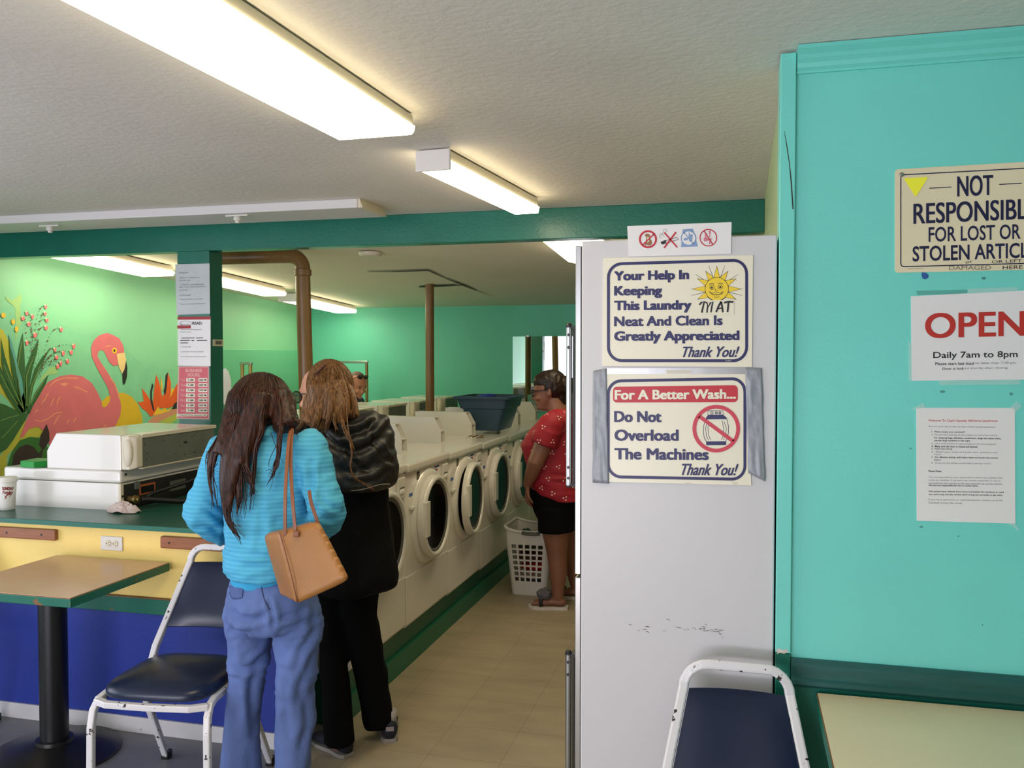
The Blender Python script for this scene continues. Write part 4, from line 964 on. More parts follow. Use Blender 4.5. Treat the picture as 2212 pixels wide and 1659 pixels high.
# --- overload sign + duct tape
F = plane_y(2.33, 1200, 760, .2351)
t = root('notice_sign', tuple(F.fn(1120, 700)), 'cream sign with red banner and crossed out washer, held by grey duct tape', 'sign')
sheet(F, 'board', [(468, 205), (1745, 205), (1800, 1225), (490, 1193)], M['cream'], .003, .003, t)
sheet(F, 'metal_strip', [(460, 150), (1745, 146), (1745, 205), (466, 207)], M['steel'], .002, .002, t)
ink(F, 'border', M['navy'], t, .0036, strips=[(rrect(486, 268, 1740, 1146, 118, -.018, .019, 8), 27, True)])
ink(F, 'banner', M['redink'], t, .0036, polys=[rrect(530, 320, 1675, 466, 36, -.012, -.003, 5)])
ink(F, 'banner_lettering', M['cream'], t, .004, texts=[('For A Better Wash...', 545, 350, 1658, 440, dict(heavy=.06, slope=-.008))])
ink(F, 'lettering', M['navy'], t, .0036, texts=[('Do Not', 540, 543, 975, 645, dict(heavy=.06, slope=.003)), ('Overload', 543, 712, 1132, 817, dict(heavy=.06)), ('The Machines', 543, 883, 1408, 988, dict(heavy=.06, slope=.006)), ('Thank You!', 1160, 1025, 1680, 1132, dict(heavy=.03, slope=.006, shear=.42))])
ink(F, 'washer_drawing', M['navy'], t, .0037, polys=[[(1402, 578), (1538, 576), (1572, 604), (1574, 618), (1380, 620), (1384, 604)], [(1383, 822), (1566, 820), (1568, 855), (1386, 857)]],
  strips=[([(1400, 578), (1400, 542), (1540, 540), (1540, 576)], 5), (circ(1436, 562, 12, n=14), 5, True), (circ(1478, 561, 9, n=14), 7, True), (circ(1510, 561, 9, n=14), 7, True), ([(1378, 620), (1362, 680), (1358, 740), (1368, 790), (1386, 822)], 5), ([(1574, 618), (1588, 680), (1588, 740), (1578, 790), (1564, 820)], 5), ([(1392, 640), (1380, 700), (1386, 770), (1405, 810)], 4), ([(1410, 632), (1400, 700), (1408, 770), (1424, 808)], 4), ([(1548, 640), (1570, 700), (1562, 760), (1545, 806)], 4), ([(1530, 630), (1544, 700), (1540, 770), (1524, 808)], 4)])
ink(F, 'prohibition_ring', mat('rose red ink', (206, 56, 76), .4), t, .0041, strips=[(ring(1477, 705, 201, 48), 35, True), ([(1320, 590), (1634, 822)], 34)])
def tape(name, quad, seed, nx=10, ny=30):
    a, b, c, d = [Vector((*q, 0)) for q in quad]; mb = MB(); random.seed(seed)
    for j in range(ny + 1):
        for i in range(nx + 1):
            u, v = i / nx, j / ny; p = (a * (1 - u) + b * u) * (1 - v) + (d * (1 - u) + c * u) * v
            n = noise.noise(Vector((u * 3 + seed, v * 9, seed))) ; n2 = max(0, noise.noise(Vector((u * 5, v * 3 + seed, 4))))
            e = 6 * noise.noise(Vector((v * 6, seed, u * 2))) if i in (0, nx) else 0
            mb.v.append(F.fn(p.x + e, p.y) + F.n * (.0045 + .0015 * n + .004 * n2 * math.sin(math.pi * u)))
    n = nx + 1
    for j in range(ny):
        for i in range(nx): mb.f.append([j * n + i, j * n + i + 1, (j + 1) * n + i + 1, (j + 1) * n + i])
    o = mb.build(name, M['duct'], t, smooth=True); md = o.modifiers.new('s', 'SOLIDIFY'); md.thickness = .0006
tape('tape_strip', [(345, 175), (470, 152), (492, 1210), (342, 1200)], 3)
tape('tape_strip', [(1742, 145), (1893, 150), (1925, 1190), (1770, 1110)], 8)
ink(F, 'tape_residue', M['ivory'], t, .0034, polys=[[(1018, 172), (1240, 172), (1246, 196), (1020, 200)], [(1190, 1200), (1245, 1201), (1240, 1216), (1195, 1214)], [(1618, 1196), (1672, 1198), (1668, 1218), (1630, 1214)]])

# --- not responsible sign on the turquoise wall
F = plane_y(2.33, 1850, 330, .1869)
t = root('notice_sign', tuple(F.fn(1300, 780)), 'cream metal sign about lost or stolen articles, highest on the turquoise wall', 'sign')
X1 = 2280
sheet(F, 'plate', rrect(443, 195, X1, 1388, 40, -.058, -.0225, 6), M['tan_sign'], .003, .003, t)
ink(F, 'border', M['navy2'], t, .0036, strips=[([(545, 1318), (520, 1310), (510, 1285), (510, 285)], 12), ([(535, 258), (X1 - 80, 258 - .053 * 1680)], 12), ([(540, 1318), (X1 - 80, 1318 - .0265 * 1660)], 12), ([(X1 - 70, 190), (X1 - 70, 1270)], 12), ([(838, 413), (1093, 400)], 10), ([(1645, 370), (1905, 355)], 10)])
ink(F, 'lettering', M['navy2'], t, .0036, texts=[('NOT', 1160, 275, 1575, 512, dict(heavy=.02, res=6, slope=-.046)), ('RESPONSIBLE', 655, 590, 2085, 828, dict(heavy=.02, res=6, slope=-.044)), ('FOR LOST OR', 830, 862, 1893, 1036, dict(bold=.014, slope=-.036)), ('STOLEN ARTICLES', 645, 1083, 2150, 1262, dict(bold=.018, slope=-.034)), ('LYNCH SIGN CO', 595, 1338, 770, 1348, dict(slope=-.03))])
tri = lambda cx: [(cx - 132, 300), (cx - 128, 296), (cx + 130, 284), (cx + 136, 296), (cx + 8, 498), (cx - 4, 506), (cx - 14, 500), (cx - 134, 312)]
ink(F, 'yellow_sticker', M['hiyel'], t, .004, polys=[tri(684)]); ink(F, 'yellow_sticker', M['hiyel'], t, .004, polys=[[(x, y - 72) for x, y in tri(2060)]])
ink(F, 'handwritten_lettering', M['ink'], t, .0042, texts=[('OR LEFT', 1560, 1246, 1905, 1280, dict(slope=-.04)), ('HERE', 1685, 1308, 1915, 1350, dict(slope=-.03)), ('or', 1255, 1262, 1335, 1285, dict(slope=-.2))])
ink(F, 'faded_handwriting', mat('faded pencil', (128, 120, 98), .6), t, .0042, texts=[('DAMAGED', 1065, 1308, 1550, 1358, dict(slope=-.012))])
mb = MB(); p = F.fn(517, 258); mb.lathe([(.0055, -.0055), (.004, -.0065), (.001, -.007)], p, 'Y', 12); mb.lathe([(.0056, -.0055), (.0056, -.003)], p, 'Y', 12); mb.build('rivet', M['chrome'], t)
mb = MB(); F.poly(mb, [(755, 1385), (800, 1388), (832, 1410), (830, 1445), (800, 1462), (765, 1455), (752, 1420)], .001, .001)
tag(mb.build('tape_scrap', M['bluetape']), 'torn scrap of blue tape just under the metal sign', 'tape')
# --- OPEN sheet
F = plane_y(2.33, 1900, 600, .1567)
t = root('opening_hours_sheet', tuple(F.fn(1200, 850)), 'white sheet with big red OPEN and daily hours, taped to the turquoise wall', 'sign')
sheet(F, 'paper', [(430, 255), (2140, 168), (2148, 1402), (440, 1420)], M['lam'], .0015, .0015, t)
ink(F, 'red_lettering', M['openred'], t, .002, texts=[('OPEN', 625, 490, 2000, 838, dict(heavy=.035, slope=-.026, res=8))])
ink(F, 'lettering', M['ink'], t, .002, texts=[('Daily 7am to 8pm', 737, 1022, 1900, 1135, dict(bold=.014, slope=-.012)), ('Please start last load', 765, 1166, 1292, 1206, dict(bold=.012, slope=-.01)), ('Door is lock', 865, 1236, 1160, 1270, dict(bold=.01, slope=-.012))])
ink(F, 'faint_lettering', M['grey_ink'], t, .002, texts=[('no later than 7:30 pm', 1312, 1160, 1875, 1200, dict(slope=-.012)), ('ed shortly after closing.', 1168, 1232, 1770, 1268, dict(slope=-.012))])
for q in ([(1210, 152), (1900, 130), (1910, 185), (1215, 222)], [(820, 1418), (1940, 1404), (1930, 1470), (818, 1478)], [(392, 860), (432, 930), (440, 1420), (392, 1410), (398, 1260)]):
    sheet(F, 'clear_tape', q, M['clear'], .0026, 0, t)
for q in ([(505, 180), (1210, 165), (1210, 222), (520, 236)],): sheet(F, 'clear_tape', q, mat('old tape stain', (96, 176, 164), .3), .0006, 0, t)
# --- welcome letter
F = plane_y(2.33, 1900, 850, .1989)
t = root('notice_letter', tuple(F.fn(935, 780)), 'white typed instruction letter with a red heading, lowest on the turquoise wall', 'sign')
sheet(F, 'paper', [(397, 155), (1468, 157), (1473, 1412), (402, 1380)], M['paper'], .0015, .0015, t)
ink(F, 'heading', M['redink'], t, .002, texts=[("Welcome To Capt'n Squeeky Self-Serve Laundromat", 528, 280, 1280, 310, dict(bold=.012, slope=.004))])
L = [('Here are some tips to help you have a better laundry experience.', 528, 357, 1258, 0), ('1.  Please empty your pockets!!!', 562, 416, 925, 1), ('2.  For the best cleaning, fill the washers no more than half full.', 562, 448, 1280, 0), ('For sleeping bags, blankets, comforters, large and heavy items,', 590, 482, 1320, 1), ('use the large machines to the right.', 590, 511, 985, 1), ('3.  Use a small amount of soap and place in correct receptacle.', 562, 543, 1265, 0), ('4.  Make sure the door is closed and latched.', 562, 572, 1065, 1), ('5.  Feed coins slowly', 562, 601, 790, 1), ('6.  Select your cycle and push start. (washers and', 562, 634, 1275, 0), ('dryers)', 590, 661, 668, 0), ('7.  For effective drying, split heavy items and loads into several', 562, 692, 1282, 1), ('dryers', 590, 721, 662, 1), ('8.  Wring out wet clothes outside before placing in dryers.', 562, 754, 1212, 0), ('Please Note:', 530, 841, 672, 1), ('You are responsible for your clothes and to remove your laundry when', 530, 908, 1335, 0), ('cycles are complete. If you leave your laundry unattended, it may be', 530, 940, 1310, 0), ('removed from the machine so the next customer can use the machine.', 530, 972, 1335, 0), ('We are not responsible for lost or stolen items.', 530, 998, 1070, 1), ('We cannot issue refunds if you have overloaded the machines or used', 530, 1063, 1345, 1), ("too much soap and the clothes don't wring out correctly or get clean.", 530, 1095, 1335, 1), ('If you have questions or need assistance, contact us at the', 530, 1152, 1335, 0), ('Carwash across the street.', 530, 1184, 900, 0)]
for nm, b in (('lettering', 0), ('bold_lettering', 1)):
    ink(F, nm, M['ink'] if b else M['grey_ink'], t, .002, texts=[(s, x0, y - 11, x1, y + 11, dict(bold=.016 if b else .0, slope=.012)) for s, x0, y, x1, q in L if q == b])
for q in ([(1480, 82), (1543, 135), (1476, 206), (1412, 150)], [(470, 100), (498, 150), (360, 175), (345, 165)], [(1385, 1412), (1473, 1412), (1520, 1500), (1440, 1440)]): sheet(F, 'clear_tape', q, M['clear'], .0024, 0, t)
F = plane_y(2.33, 0, 0, 1)
spots = []; random.seed(31)
for x, y, r in ((2036, 846, 6), (2125, 601, 5), (1967, 969, 3), (1962, 868, 1.2), (1962, 1029, 1.2), (2184, 851, 4), (2070, 1158, 2), (2194, 641, 3), (1990, 1138, 4), (2122, 1350, 1.8), (1762, 1400, 1)): spots.append(circ(x, y, r, r * random.uniform(.5, 1), 9, random.random()))
mb = MB()
for s in spots: F.poly(mb, s, .0005)
o = mb.build('trim_11', mat('old tape marks on wall', (82, 152, 144), .5, var=.1)); o['kind'] = 'structure'

# --- column papers
F = plane_y(4.46, 360, 540, .2291)
t = root('notice_sheet', tuple(F.fn(245, 370)), 'white sheet in a shiny plastic sleeve, topmost paper on the green column', 'sign')
sheet(F, 'paper', [(83, 135), (405, 128), (410, 600), (97, 610)], mat('grey white paper', (205, 210, 214), .5), .002, .002, t)
rowsT = [('Customer notice', 122, 214, 205), ('Machines are for washing clothes only', 122, 264, 318), ('not for rags or rugs', 122, 288, 225), ('1. Check for coins before load', 135, 328, 350), ('please remove clothing promptly when', 122, 352, 370), ('cycle is done', 122, 380, 200), ('2. Don\'t overload', 125, 426, 228), ('3. Report problems to attendant', 125, 468, 345), ('Thank you for keeping this place tidy', 125, 512, 365)]
ink(F, 'lettering', M['grey_ink'], t, .003, texts=[(s, x0, y - 8, x1, y + 8, dict(slope=-.03)) for s, x0, y, x1 in rowsT])
random.seed(2); mb = MB()
for k in range(16):
    x, y = random.choice([(120, 220), (160, 320), (180, 370), (120, 500), (180, 540), (240, 410), (300, 300), (140, 580)]); x += random.uniform(-25, 40); y += random.uniform(-25, 25)
    F.strip(mb, [(x, y), (x + random.uniform(5, 20), y + random.uniform(-10, 14)), (x + random.uniform(20, 40), y + random.uniform(-5, 30))], [1, random.uniform(3, 9), 1], .0042)
mb.build('sleeve_crease', M['clear'], t)
sheet(F, 'plastic_sleeve', [(76, 138), (408, 122), (414, 606), (90, 618)], mat('clear plastic sleeve', (220, 230, 230), .08, alpha=.12), .0035, 0, t)
t = root('notice_sheet', tuple(F.fn(260, 860)), 'white sheet with red band and struck out lines, middle paper on the green column', 'sign')
sheet(F, 'paper', [(105, 630), (415, 627), (415, 1095), (107, 1090)], M['lam'], .002, .002, t)
ink(F, 'red_band', mat('dull red print', (176, 50, 62), .5), t, .0028, polys=[[(105, 630), (415, 627), (416, 656), (105, 658)], [(103, 712), (230, 710), (230, 740), (103, 742)]])
ink(F, 'lettering', M['grey_ink'], t, .003, texts=[(s, x0, y - 7, x1, y + 7, dict(slope=.0)) for s, x0, y, x1 in [('Please note', 132, 700, 215), ('Washers are for public property in the', 135, 750, 330), ('laundry business', 135, 774, 235), ('1. You must load', 135, 912, 230), ('2. Drop quarters into money receptacle', 135, 960, 350), ('You are waiting away your laundry unattended', 135, 1006, 370)]], strips=[(circ(182, 693, 56, 22), 3, True)])
ink(F, 'handwritten_lettering', M['ink'], t, .003, texts=[('READ:', 245, 677, 340, 704, dict(bold=.03))], strips=[([(140, 831), (268, 829)], 7), ([(278, 830), (345, 828)], 7), ([(132, 853), (222, 852)], 7), ([(236, 854), (262, 854)], 7), ([(288, 853), (385, 852)], 7), ([(132, 877), (205, 876)], 7)])
t = root('opening_hours_poster', tuple(F.fn(255, 1345)), 'pink business hours poster, lowest paper on the green column', 'sign')
sheet(F, 'poster', [(112, 1097), (398, 1097), (403, 1598), (95, 1590)], mat('pale pink border paper', (232, 184, 176), .5), .002, .002, t)
sheet(F, 'pink_field', [(122, 1106), (390, 1106), (392, 1586), (108, 1580)], M['pinkpaper'], .0026, 0, t)
pale = mat('pale pink ink', (238, 178, 170), .5); days = ['Mon', 'Tues', 'Wed', 'Thur', 'Fri', 'Sat', 'Sun']; ys = [1225, 1273, 1322, 1370, 1417, 1465, 1512]
ink(F, 'lettering', pale, t, .003, texts=[('BUSINESS', 180, 1120, 337, 1153, dict(bold=.04)), ('HOURS:', 200, 1160, 318, 1194, dict(bold=.04))] + [(d, 134, y - 11, 134 + 13 * len(d), y + 11, dict(bold=.02)) for d, y in zip(days, ys)] + [('to', 282, y - 10, 296, y + 10, {}) for y in ys])
ink(F, 'hour_boxes', M['cream'], t, .0029, polys=[[(188 - k, y - 17), (270 - k, y - 17), (270 - k, y + 17), (188 - k, y + 17)] for k, y in zip((0, 0, 1, 1, 2, 3, 3), ys)] + [[(303, y - 17), (386, y - 17), (386, y + 17), (303, y + 17)] for y in ys] + [[(98, 1546), (385, 1544), (383, 1568), (96, 1568)]])
ink(F, 'handwritten_lettering', M['ink'], t, .0034, texts=[('7: AM', 202, y - 10, 254, y + 10, dict(bold=.03)) for y in ys] + [('8:00 PM' if k not in (2, 6) else '7:00 PM', 312, y - 9, 378, y + 9, dict(bold=.03)) for k, y in enumerate(ys)] + [('Customer Phone: (questions call)', 122, 1549, 375, 1566, dict(bold=.01))])
# ================================================================ PEOPLE
def remesh(mb, voxel, it=4, post=None, fac=.5):
    """fuse overlapping lofts into one continuous skin; returns a new MB"""
    o = mb.build('tmp', None); bm = bmesh.new(); bm.from_mesh(o.data); bmesh.ops.remove_doubles(bm, verts=bm.verts, dist=1e-5); bmesh.ops.recalc_face_normals(bm, faces=bm.faces); bm.to_mesh(o.data); bm.free(); md = o.modifiers.new('r', 'REMESH'); md.mode = 'VOXEL'; md.voxel_size = voxel
    if it: sm = o.modifiers.new('s', 'SMOOTH'); sm.factor = fac; sm.iterations = it
    dg = bpy.context.evaluated_depsgraph_get(); dg.update(); ev = o.evaluated_get(dg); me = ev.to_mesh()
    out = MB(); out.v = [v.co.copy() for v in me.vertices]; out.f = [list(p.vertices) for p in me.polygons]
    ns = [v.normal.copy() for v in me.vertices]
    ev.to_mesh_clear(); m = o.data; bpy.data.objects.remove(o); bpy.data.meshes.remove(m)
    if post:
        for i, v in enumerate(out.v): out.v[i] = v + ns[i] * post(v, ns[i])
    out.n = ns
    return out
def nz(v, fx, fy, fz, s=0.0): return noise.noise(Vector((v.x * fx + s, v.y * fy + s * 1.3, v.z * fz - s)))
def ridged(v, fx, fy, fz, s=0.0): return 1 - 2 * abs(nz(v, fx, fy, fz, s))
def erings(mb, rings, n=26, e=1.0):
    """stack of horizontal elliptical rings (centre, rx, ry, yaw)"""
    R = []
    for c, rx, ry, yw in rings:
        ring = []
        for k in range(n):
            a = 2 * math.pi * k / n; ca, sa = math.cos(a), math.sin(a)
            x = math.copysign(abs(ca) ** e, ca) * rx; y = math.copysign(abs(sa) ** e, sa) * ry
            ring.append(Vector((c[0] + x * math.cos(yw) - y * math.sin(yw), c[1] + x * math.sin(yw) + y * math.cos(yw), c[2])))
        R.append(ring)
    return mb.loft(R)
def frame(fwd, up=(0, 0, 1)):
    f = Vector(fwd).normalized(); u = Vector(up); u = (u - f * u.dot(f)).normalized(); r = f.cross(u)
    return Matrix((r, f, u)).transposed()
def head(mb, c, fwd, up=(0, 0, 1), s=1.0, ears=True):
    m = frame(fwd, up); T = lambda x, y, z: Vector(c) + m @ Vector((x * s, y * s, (z - .115) * s))
    prof = [(-.004, .070, .012, .020), (.008, .088, -.002, .034), (.028, .093, -.022, .046), (.05, .093, -.050, .056), (.075, .091, -.074, .064), (.10, .089, -.088, .069), (.125, .091, -.096, .073), (.15, .090, -.100, .075), (.175, .083, -.098, .073), (.198, .064, -.084, .064), (.214, .036, -.056, .046), (.223, .006, -.022, .02)]
    R = []
    for z_, f, b, w in prof:
        ring = []; cy, ry = (f + b) / 2, (f - b) / 2
        for k in range(24):
            a = 2 * math.pi * k / 24; sa = math.sin(a)
            ww = w * (1 - .12 * max(0, sa) ** 2 * (z_ < .12))
            ring.append(T(ww * math.cos(a), cy + ry * math.copysign(abs(sa) ** .92, sa), z_))
        R.append(ring)
    mb.loft(R)
    rot = m
    mb.tube([T(0, .084, .128), T(0, .098, .105), T(0, .112, .078), T(0, .098, .068)], [.008 * s, .010 * s, .014 * s, .009 * s], 10, round_ends=True)
    for q in (-1, 1):
        mb.ell(T(q * .012, .096, .073), (.009 * s, .010 * s, .008 * s), rot, 10, 8)
        mb.ell(T(q * .03, .084, .132), (.026 * s, .012 * s, .008 * s), rot, 12, 8)
        mb.ell(T(q * .038, .076, .075), (.022 * s, .018 * s, .018 * s), rot, 12, 8)
        if ears:
            mb.ell(T(q * .074, -.004, .098), (.010 * s, .018 * s, .030 * s), rot, 12, 10); mb.ell(T(q * .079, -.012, .102), (.008 * s, .010 * s, .026 * s), rot, 10, 8)
    mb.ell(T(0, .094, .047), (.022 * s, .010 * s, .006 * s), rot, 12, 8); mb.ell(T(0, .092, .037), (.019 * s, .010 * s, .006 * s), rot, 12, 8)
    mb.ell(T(0, .086, .012), (.022 * s, .014 * s, .014 * s), rot, 12, 8)
    return T
def hand(mb, w, d, nrm, side, s=1.0, curl=.5):
    """palm, four unequal bent fingers and a thumb; d = pointing direction, nrm = back of the hand"""
    d = Vector(d).normalized(); n = Vector(nrm); n = (n - d * n.dot(d)).normalized(); x = d.cross(n) * side; w = Vector(w)
    mb.tube([w, w + d * .03 * s, w + d * .085 * s], [.024 * s, .034 * s, .036 * s], 14, flat=(n, .42), round_ends=True)
    for k, (off, L) in enumerate(((-.029, .066), (-.010, .076), (.010, .072), (.028, .055))):
        p = w + d * .085 * s + x * off * s; pts = [p]; ang = 0
        for q in (.42, .32, .26):
            ang += curl * (.7 + .2 * q); pts.append(pts[-1] + (d * math.cos(ang) - n * math.sin(ang)) * L * q * s)
        mb.tube(pts, [.0092 * s, .0085 * s, .008 * s, .0068 * s], 8, round_ends=True)
    p = w + d * .028 * s - x * .028 * s
    mb.tube([p, p + (d * .7 - x * .7) * .03 * s, p + (d * .95 - x * .55 - n * .2) * .055 * s, p + (d * 1.0 - x * .4 - n * .4) * .078 * s], [.013 * s, .0115 * s, .010 * s, .008 * s], 8, round_ends=True)
def shoe(heel, toe, w=.04, h=.07, sole=.018):
    heel, toe = Vector(heel), Vector(toe); d = toe - heel; L = d.length; d.normalize(); x = Vector((-d.y, d.x, 0))
    up, so = MB(), MB(); prof = [(0, .55, .9), (.06, .8, 1.0), (.18, .86, 1.02), (.34, .8, .92), (.52, .95, .78), (.7, 1.08, .62), (.85, .98, .48), (.95, .68, .36), (1.0, .3, .22)]
    R, S = [], []
    for t_, ww, hh in prof:
        c = heel + d * L * t_; ring = []
        for k in range(16):
            a = 2 * math.pi * k / 16; ring.append(c + x * math.cos(a) * w * ww + Vector((0, 0, sole + max(0, h * hh * (.5 + .5 * math.sin(a)) - .004))))
        R.append(ring)
    up.loft(R)
    out = [(t_, ww) for t_, ww, _ in prof]
    pts = [heel + d * L * t_ + x * w * 1.06 * ww for t_, ww in out] + [heel + d * L * t_ - x * w * 1.06 * ww for t_, ww in out[::-1]]
    so.loft([[p + Vector((0, 0, .001)) for p in pts], [p + Vector((0, 0, sole)) for p in pts]])
    return up, so
def body_obj(name, mb, voxel, loc, label, it=5):
    r = remesh(mb, voxel, it); o = r.build(name, None, None, smooth=True)
    # move origin to the feet
    loc = Vector(loc); me = o.data; me.transform(Matrix.Translation(-loc)); o.location = loc; o['_o'] = tuple(loc)
    tag(o, label, 'person'); return o
def skin_mat(name, col): 
    m = mat(name, col, .48, var=.07, vscale=14, bump=.03, bscale=120); m.node_tree.nodes['Principled BSDF'].inputs['Subsurface Weight'].default_value = .06; return m
def hair_mat(name, c1, c2, rough=.38):
    m = bpy.data.materials.new(name); m.use_nodes = True; nt = m.node_tree; b = nt.nodes['Principled BSDF']
    tc = nt.nodes.new('ShaderNodeTexCoord'); mp = nt.nodes.new('ShaderNodeMapping'); mp.inputs['Scale'].default_value = (60, 60, 5); nt.links.new(tc.outputs['Object'], mp.inputs[0])
    n = nt.nodes.new('ShaderNodeTexNoise'); n.inputs['Scale'].default_value = 3; n.inputs['Detail'].default_value = 6; nt.links.new(mp.outputs[0], n.inputs['Vector'])
    r = nt.nodes.new('ShaderNodeValToRGB'); r.color_ramp.elements[0].position = .35; r.color_ramp.elements[1].position = .68; r.color_ramp.elements[0].color = rgb(*c1); r.color_ramp.elements[1].color = rgb(*c2); nt.links.new(n.outputs[0], r.inputs[0])
    nt.links.new(r.outputs[0], b.inputs['Base Color']); b.inputs['Roughness'].default_value = rough; b.inputs['Specular IOR Level'].default_value = .28
    bp = nt.nodes.new('ShaderNodeBump'); bp.inputs['Strength'].default_value = .3; bp.inputs['Distance'].default_value = .003; nt.links.new(n.outputs[0], bp.inputs['Height']); nt.links.new(bp.outputs[0], b.inputs['Normal'])
    return m
def band_mat(name, c1, c2, scale, rough=.8, bump=.25, axis='Z'):
    m = bpy.data.materials.new(name); m.use_nodes = True; nt = m.node_tree; b = nt.nodes['Principled BSDF']
    tc = nt.nodes.new('ShaderNodeTexCoord'); w = nt.nodes.new('ShaderNodeTexWave'); w.bands_direction = axis; w.inputs['Scale'].default_value = scale; w.inputs['Distortion'].default_value = 1.5; w.inputs['Detail'].default_value = 2; w.inputs['Detail Scale'].default_value = .4
    nt.links.new(tc.outputs['Object'], w.inputs['Vector'])
    mx = nt.nodes.new('ShaderNodeMix'); mx.data_type = 'RGBA'; nt.links.new(w.outputs['Fac'], mx.inputs['Factor']); mx.inputs['A'].default_value = rgb(*c1); mx.inputs['B'].default_value = rgb(*c2)
    nt.links.new(mx.outputs['Result'], b.inputs['Base Color']); b.inputs['Roughness'].default_value = rough
    bp = nt.nodes.new('ShaderNodeBump'); bp.inputs['Strength'].default_value = bump; bp.inputs['Distance'].default_value = .004; nt.links.new(w.outputs['Fac'], bp.inputs['Height']); nt.links.new(bp.outputs[0], b.inputs['Normal'])
    return m
def spline(pts, n):
    """Catmull-Rom through points"""
    P = [Vector(p) for p in pts]; P = [P[0] * 2 - P[1]] + P + [P[-1] * 2 - P[-2]]; out = []
    for i in range(1, len(P) - 2):
        for k in range(n):
            t = k / n; a, b, c, d = P[i - 1:i + 3]
            out.append(.5 * ((2 * b) + (c - a) * t + (2 * a - 5 * b + 4 * c - d) * t * t + (3 * b - a - 3 * c + d) * t ** 3))
    return out + [P[-2]]
def lock(mb, pts, r0, seg=6, taper=1.0, flat=None, n=5, jit=0.0, w=None):
    q = spline(pts, n); m = len(q); sd = random.uniform(0, 50)
    rs = [max(.0007, r0 * (w(i / (m - 1)) if w else (1 - taper * (i / (m - 1)) ** 1.8))) for i in range(m)]
    if jit: q = [p + Vector((noise.noise(Vector((sd, i * .35, 0))), .3 * noise.noise(Vector((sd, 9, i * .35))), 0)) * jit * (i / m) for i, p in enumerate(q)]
    mb.tube(q, rs, seg, flat=flat)
def cap_strands(g, c, r, rot, n, t0=.1, t1=2.2, az=(0, 6.28), rr=.0013, lift=.0015):
    for k in range(n):
        a = random.uniform(*az); e = random.uniform(t1 * .6, t1); pts = []; tw = random.uniform(-.25, .25); s0 = random.uniform(t0, t0 + .5)
        for i in range(7):
            th = s0 + (e - s0) * i / 6; aa = a + tw * i / 6; l = 1 + (lift + random.uniform(0, .002)) / r[0]
            pts.append(Vector(c) + rot @ Vector((r[0] * l * math.sin(th) * math.cos(aa), r[1] * l * math.sin(th) * math.sin(aa), r[2] * l * math.cos(th))))
        lock(g, pts, rr * random.uniform(.6, 1.4), 4, .9, None, 3)
def merge(a, b):
    a.add(b.v, b.f); return a

from mathutils.bvhtree import BVHTree
def proj(p):
    d = p - EYEV; zc = d.dot(_fw); return CX + FPX * d.dot(_r) / zc, CY - FPX * d.dot(_up) / zc
def caster(src):
    t = BVHTree.FromPolygons([tuple(v) for v in src.v], src.f)
    def hit(x, y):
        h = t.ray_cast(EYEV, ray(x, y).normalized()); return (h[0], h[1]) if h[0] is not None else None
    return hit
def patch(src, nm, quad, off, m, parent, nx=10, ny=10):
    """sewn-on piece following the surface of a garment, between four outline corners"""
    hit = caster(src); mb = MB(); a, b, c, d = [Vector((*q, 0)) for q in quad]
    for j in range(ny + 1):
        for i in range(nx + 1):
            u, v = i / nx, j / ny; p = (a * (1 - u) + b * u) * (1 - v) + (d * (1 - u) + c * u) * v; h = hit(p.x, p.y)
            if h is None: return None
            mb.v.append(h[0] - ray(p.x, p.y).normalized() * off)
    n = nx + 1
    for j in range(ny):
        for i in range(nx): mb.f.append([j * n + i, j * n + i + 1, (j + 1) * n + i + 1, (j + 1) * n + i])
    o = mb.build(nm, m, parent, smooth=True); md = o.modifiers.new('s', 'SOLIDIFY'); md.thickness = off; md.offset = 0
    return o
def stitch(src, nm, pts, r, m, parent):
    hit = caster(src); q = [hit(p.x, p.y) for p in spline([(x, y, 0) for x, y in pts], 5)]; q = [h[0] for h in q if h]
    return MB().tube(q, r, 6).build(nm, m, parent, smooth=True)
def creases(lines):
    """folds: (pixel polyline, half width px, depth m) pressed into the side facing the camera"""
    L = []
    for pts, w, d in lines:
        q = [(p.x, p.y) for p in spline([(x, y, 0) for x, y in pts], 5)]; xs = [p[0] for p in q]; ys = [p[1] for p in q]; L.append((q, w, d, min(xs) - 3 * w, max(xs) + 3 * w, min(ys) - 3 * w, max(ys) + 3 * w))
    def f(v, n):
        if n.dot(v - EYEV) > 0: return 0
        x, y = proj(v); t = 0
        for q, w, d, x0, x1, y0, y1 in L:
            if x < x0 or x > x1 or y < y0 or y > y1: continue
            best = 1e9; bi = 0
            for i in range(len(q) - 1):
                ax, ay = q[i]; bx, by = q[i + 1]; ex, ey = bx - ax, by - ay; l2 = ex * ex + ey * ey or 1; u = max(0, min(1, ((x - ax) * ex + (y - ay) * ey) / l2))
                dd = (x - ax - ex * u) ** 2 + (y - ay - ey * u) ** 2
                if dd < best: best = dd; bi = (i + u) / (len(q) - 1)
            g = math.sqrt(best) / w; fade = math.sin(math.pi * min(1, max(0, bi * .9 + .05))) ** .5
            t += d * fade * (-math.exp(-g * g) + .7 * math.exp(-(g - 1.9) ** 2))
        return t
    return f
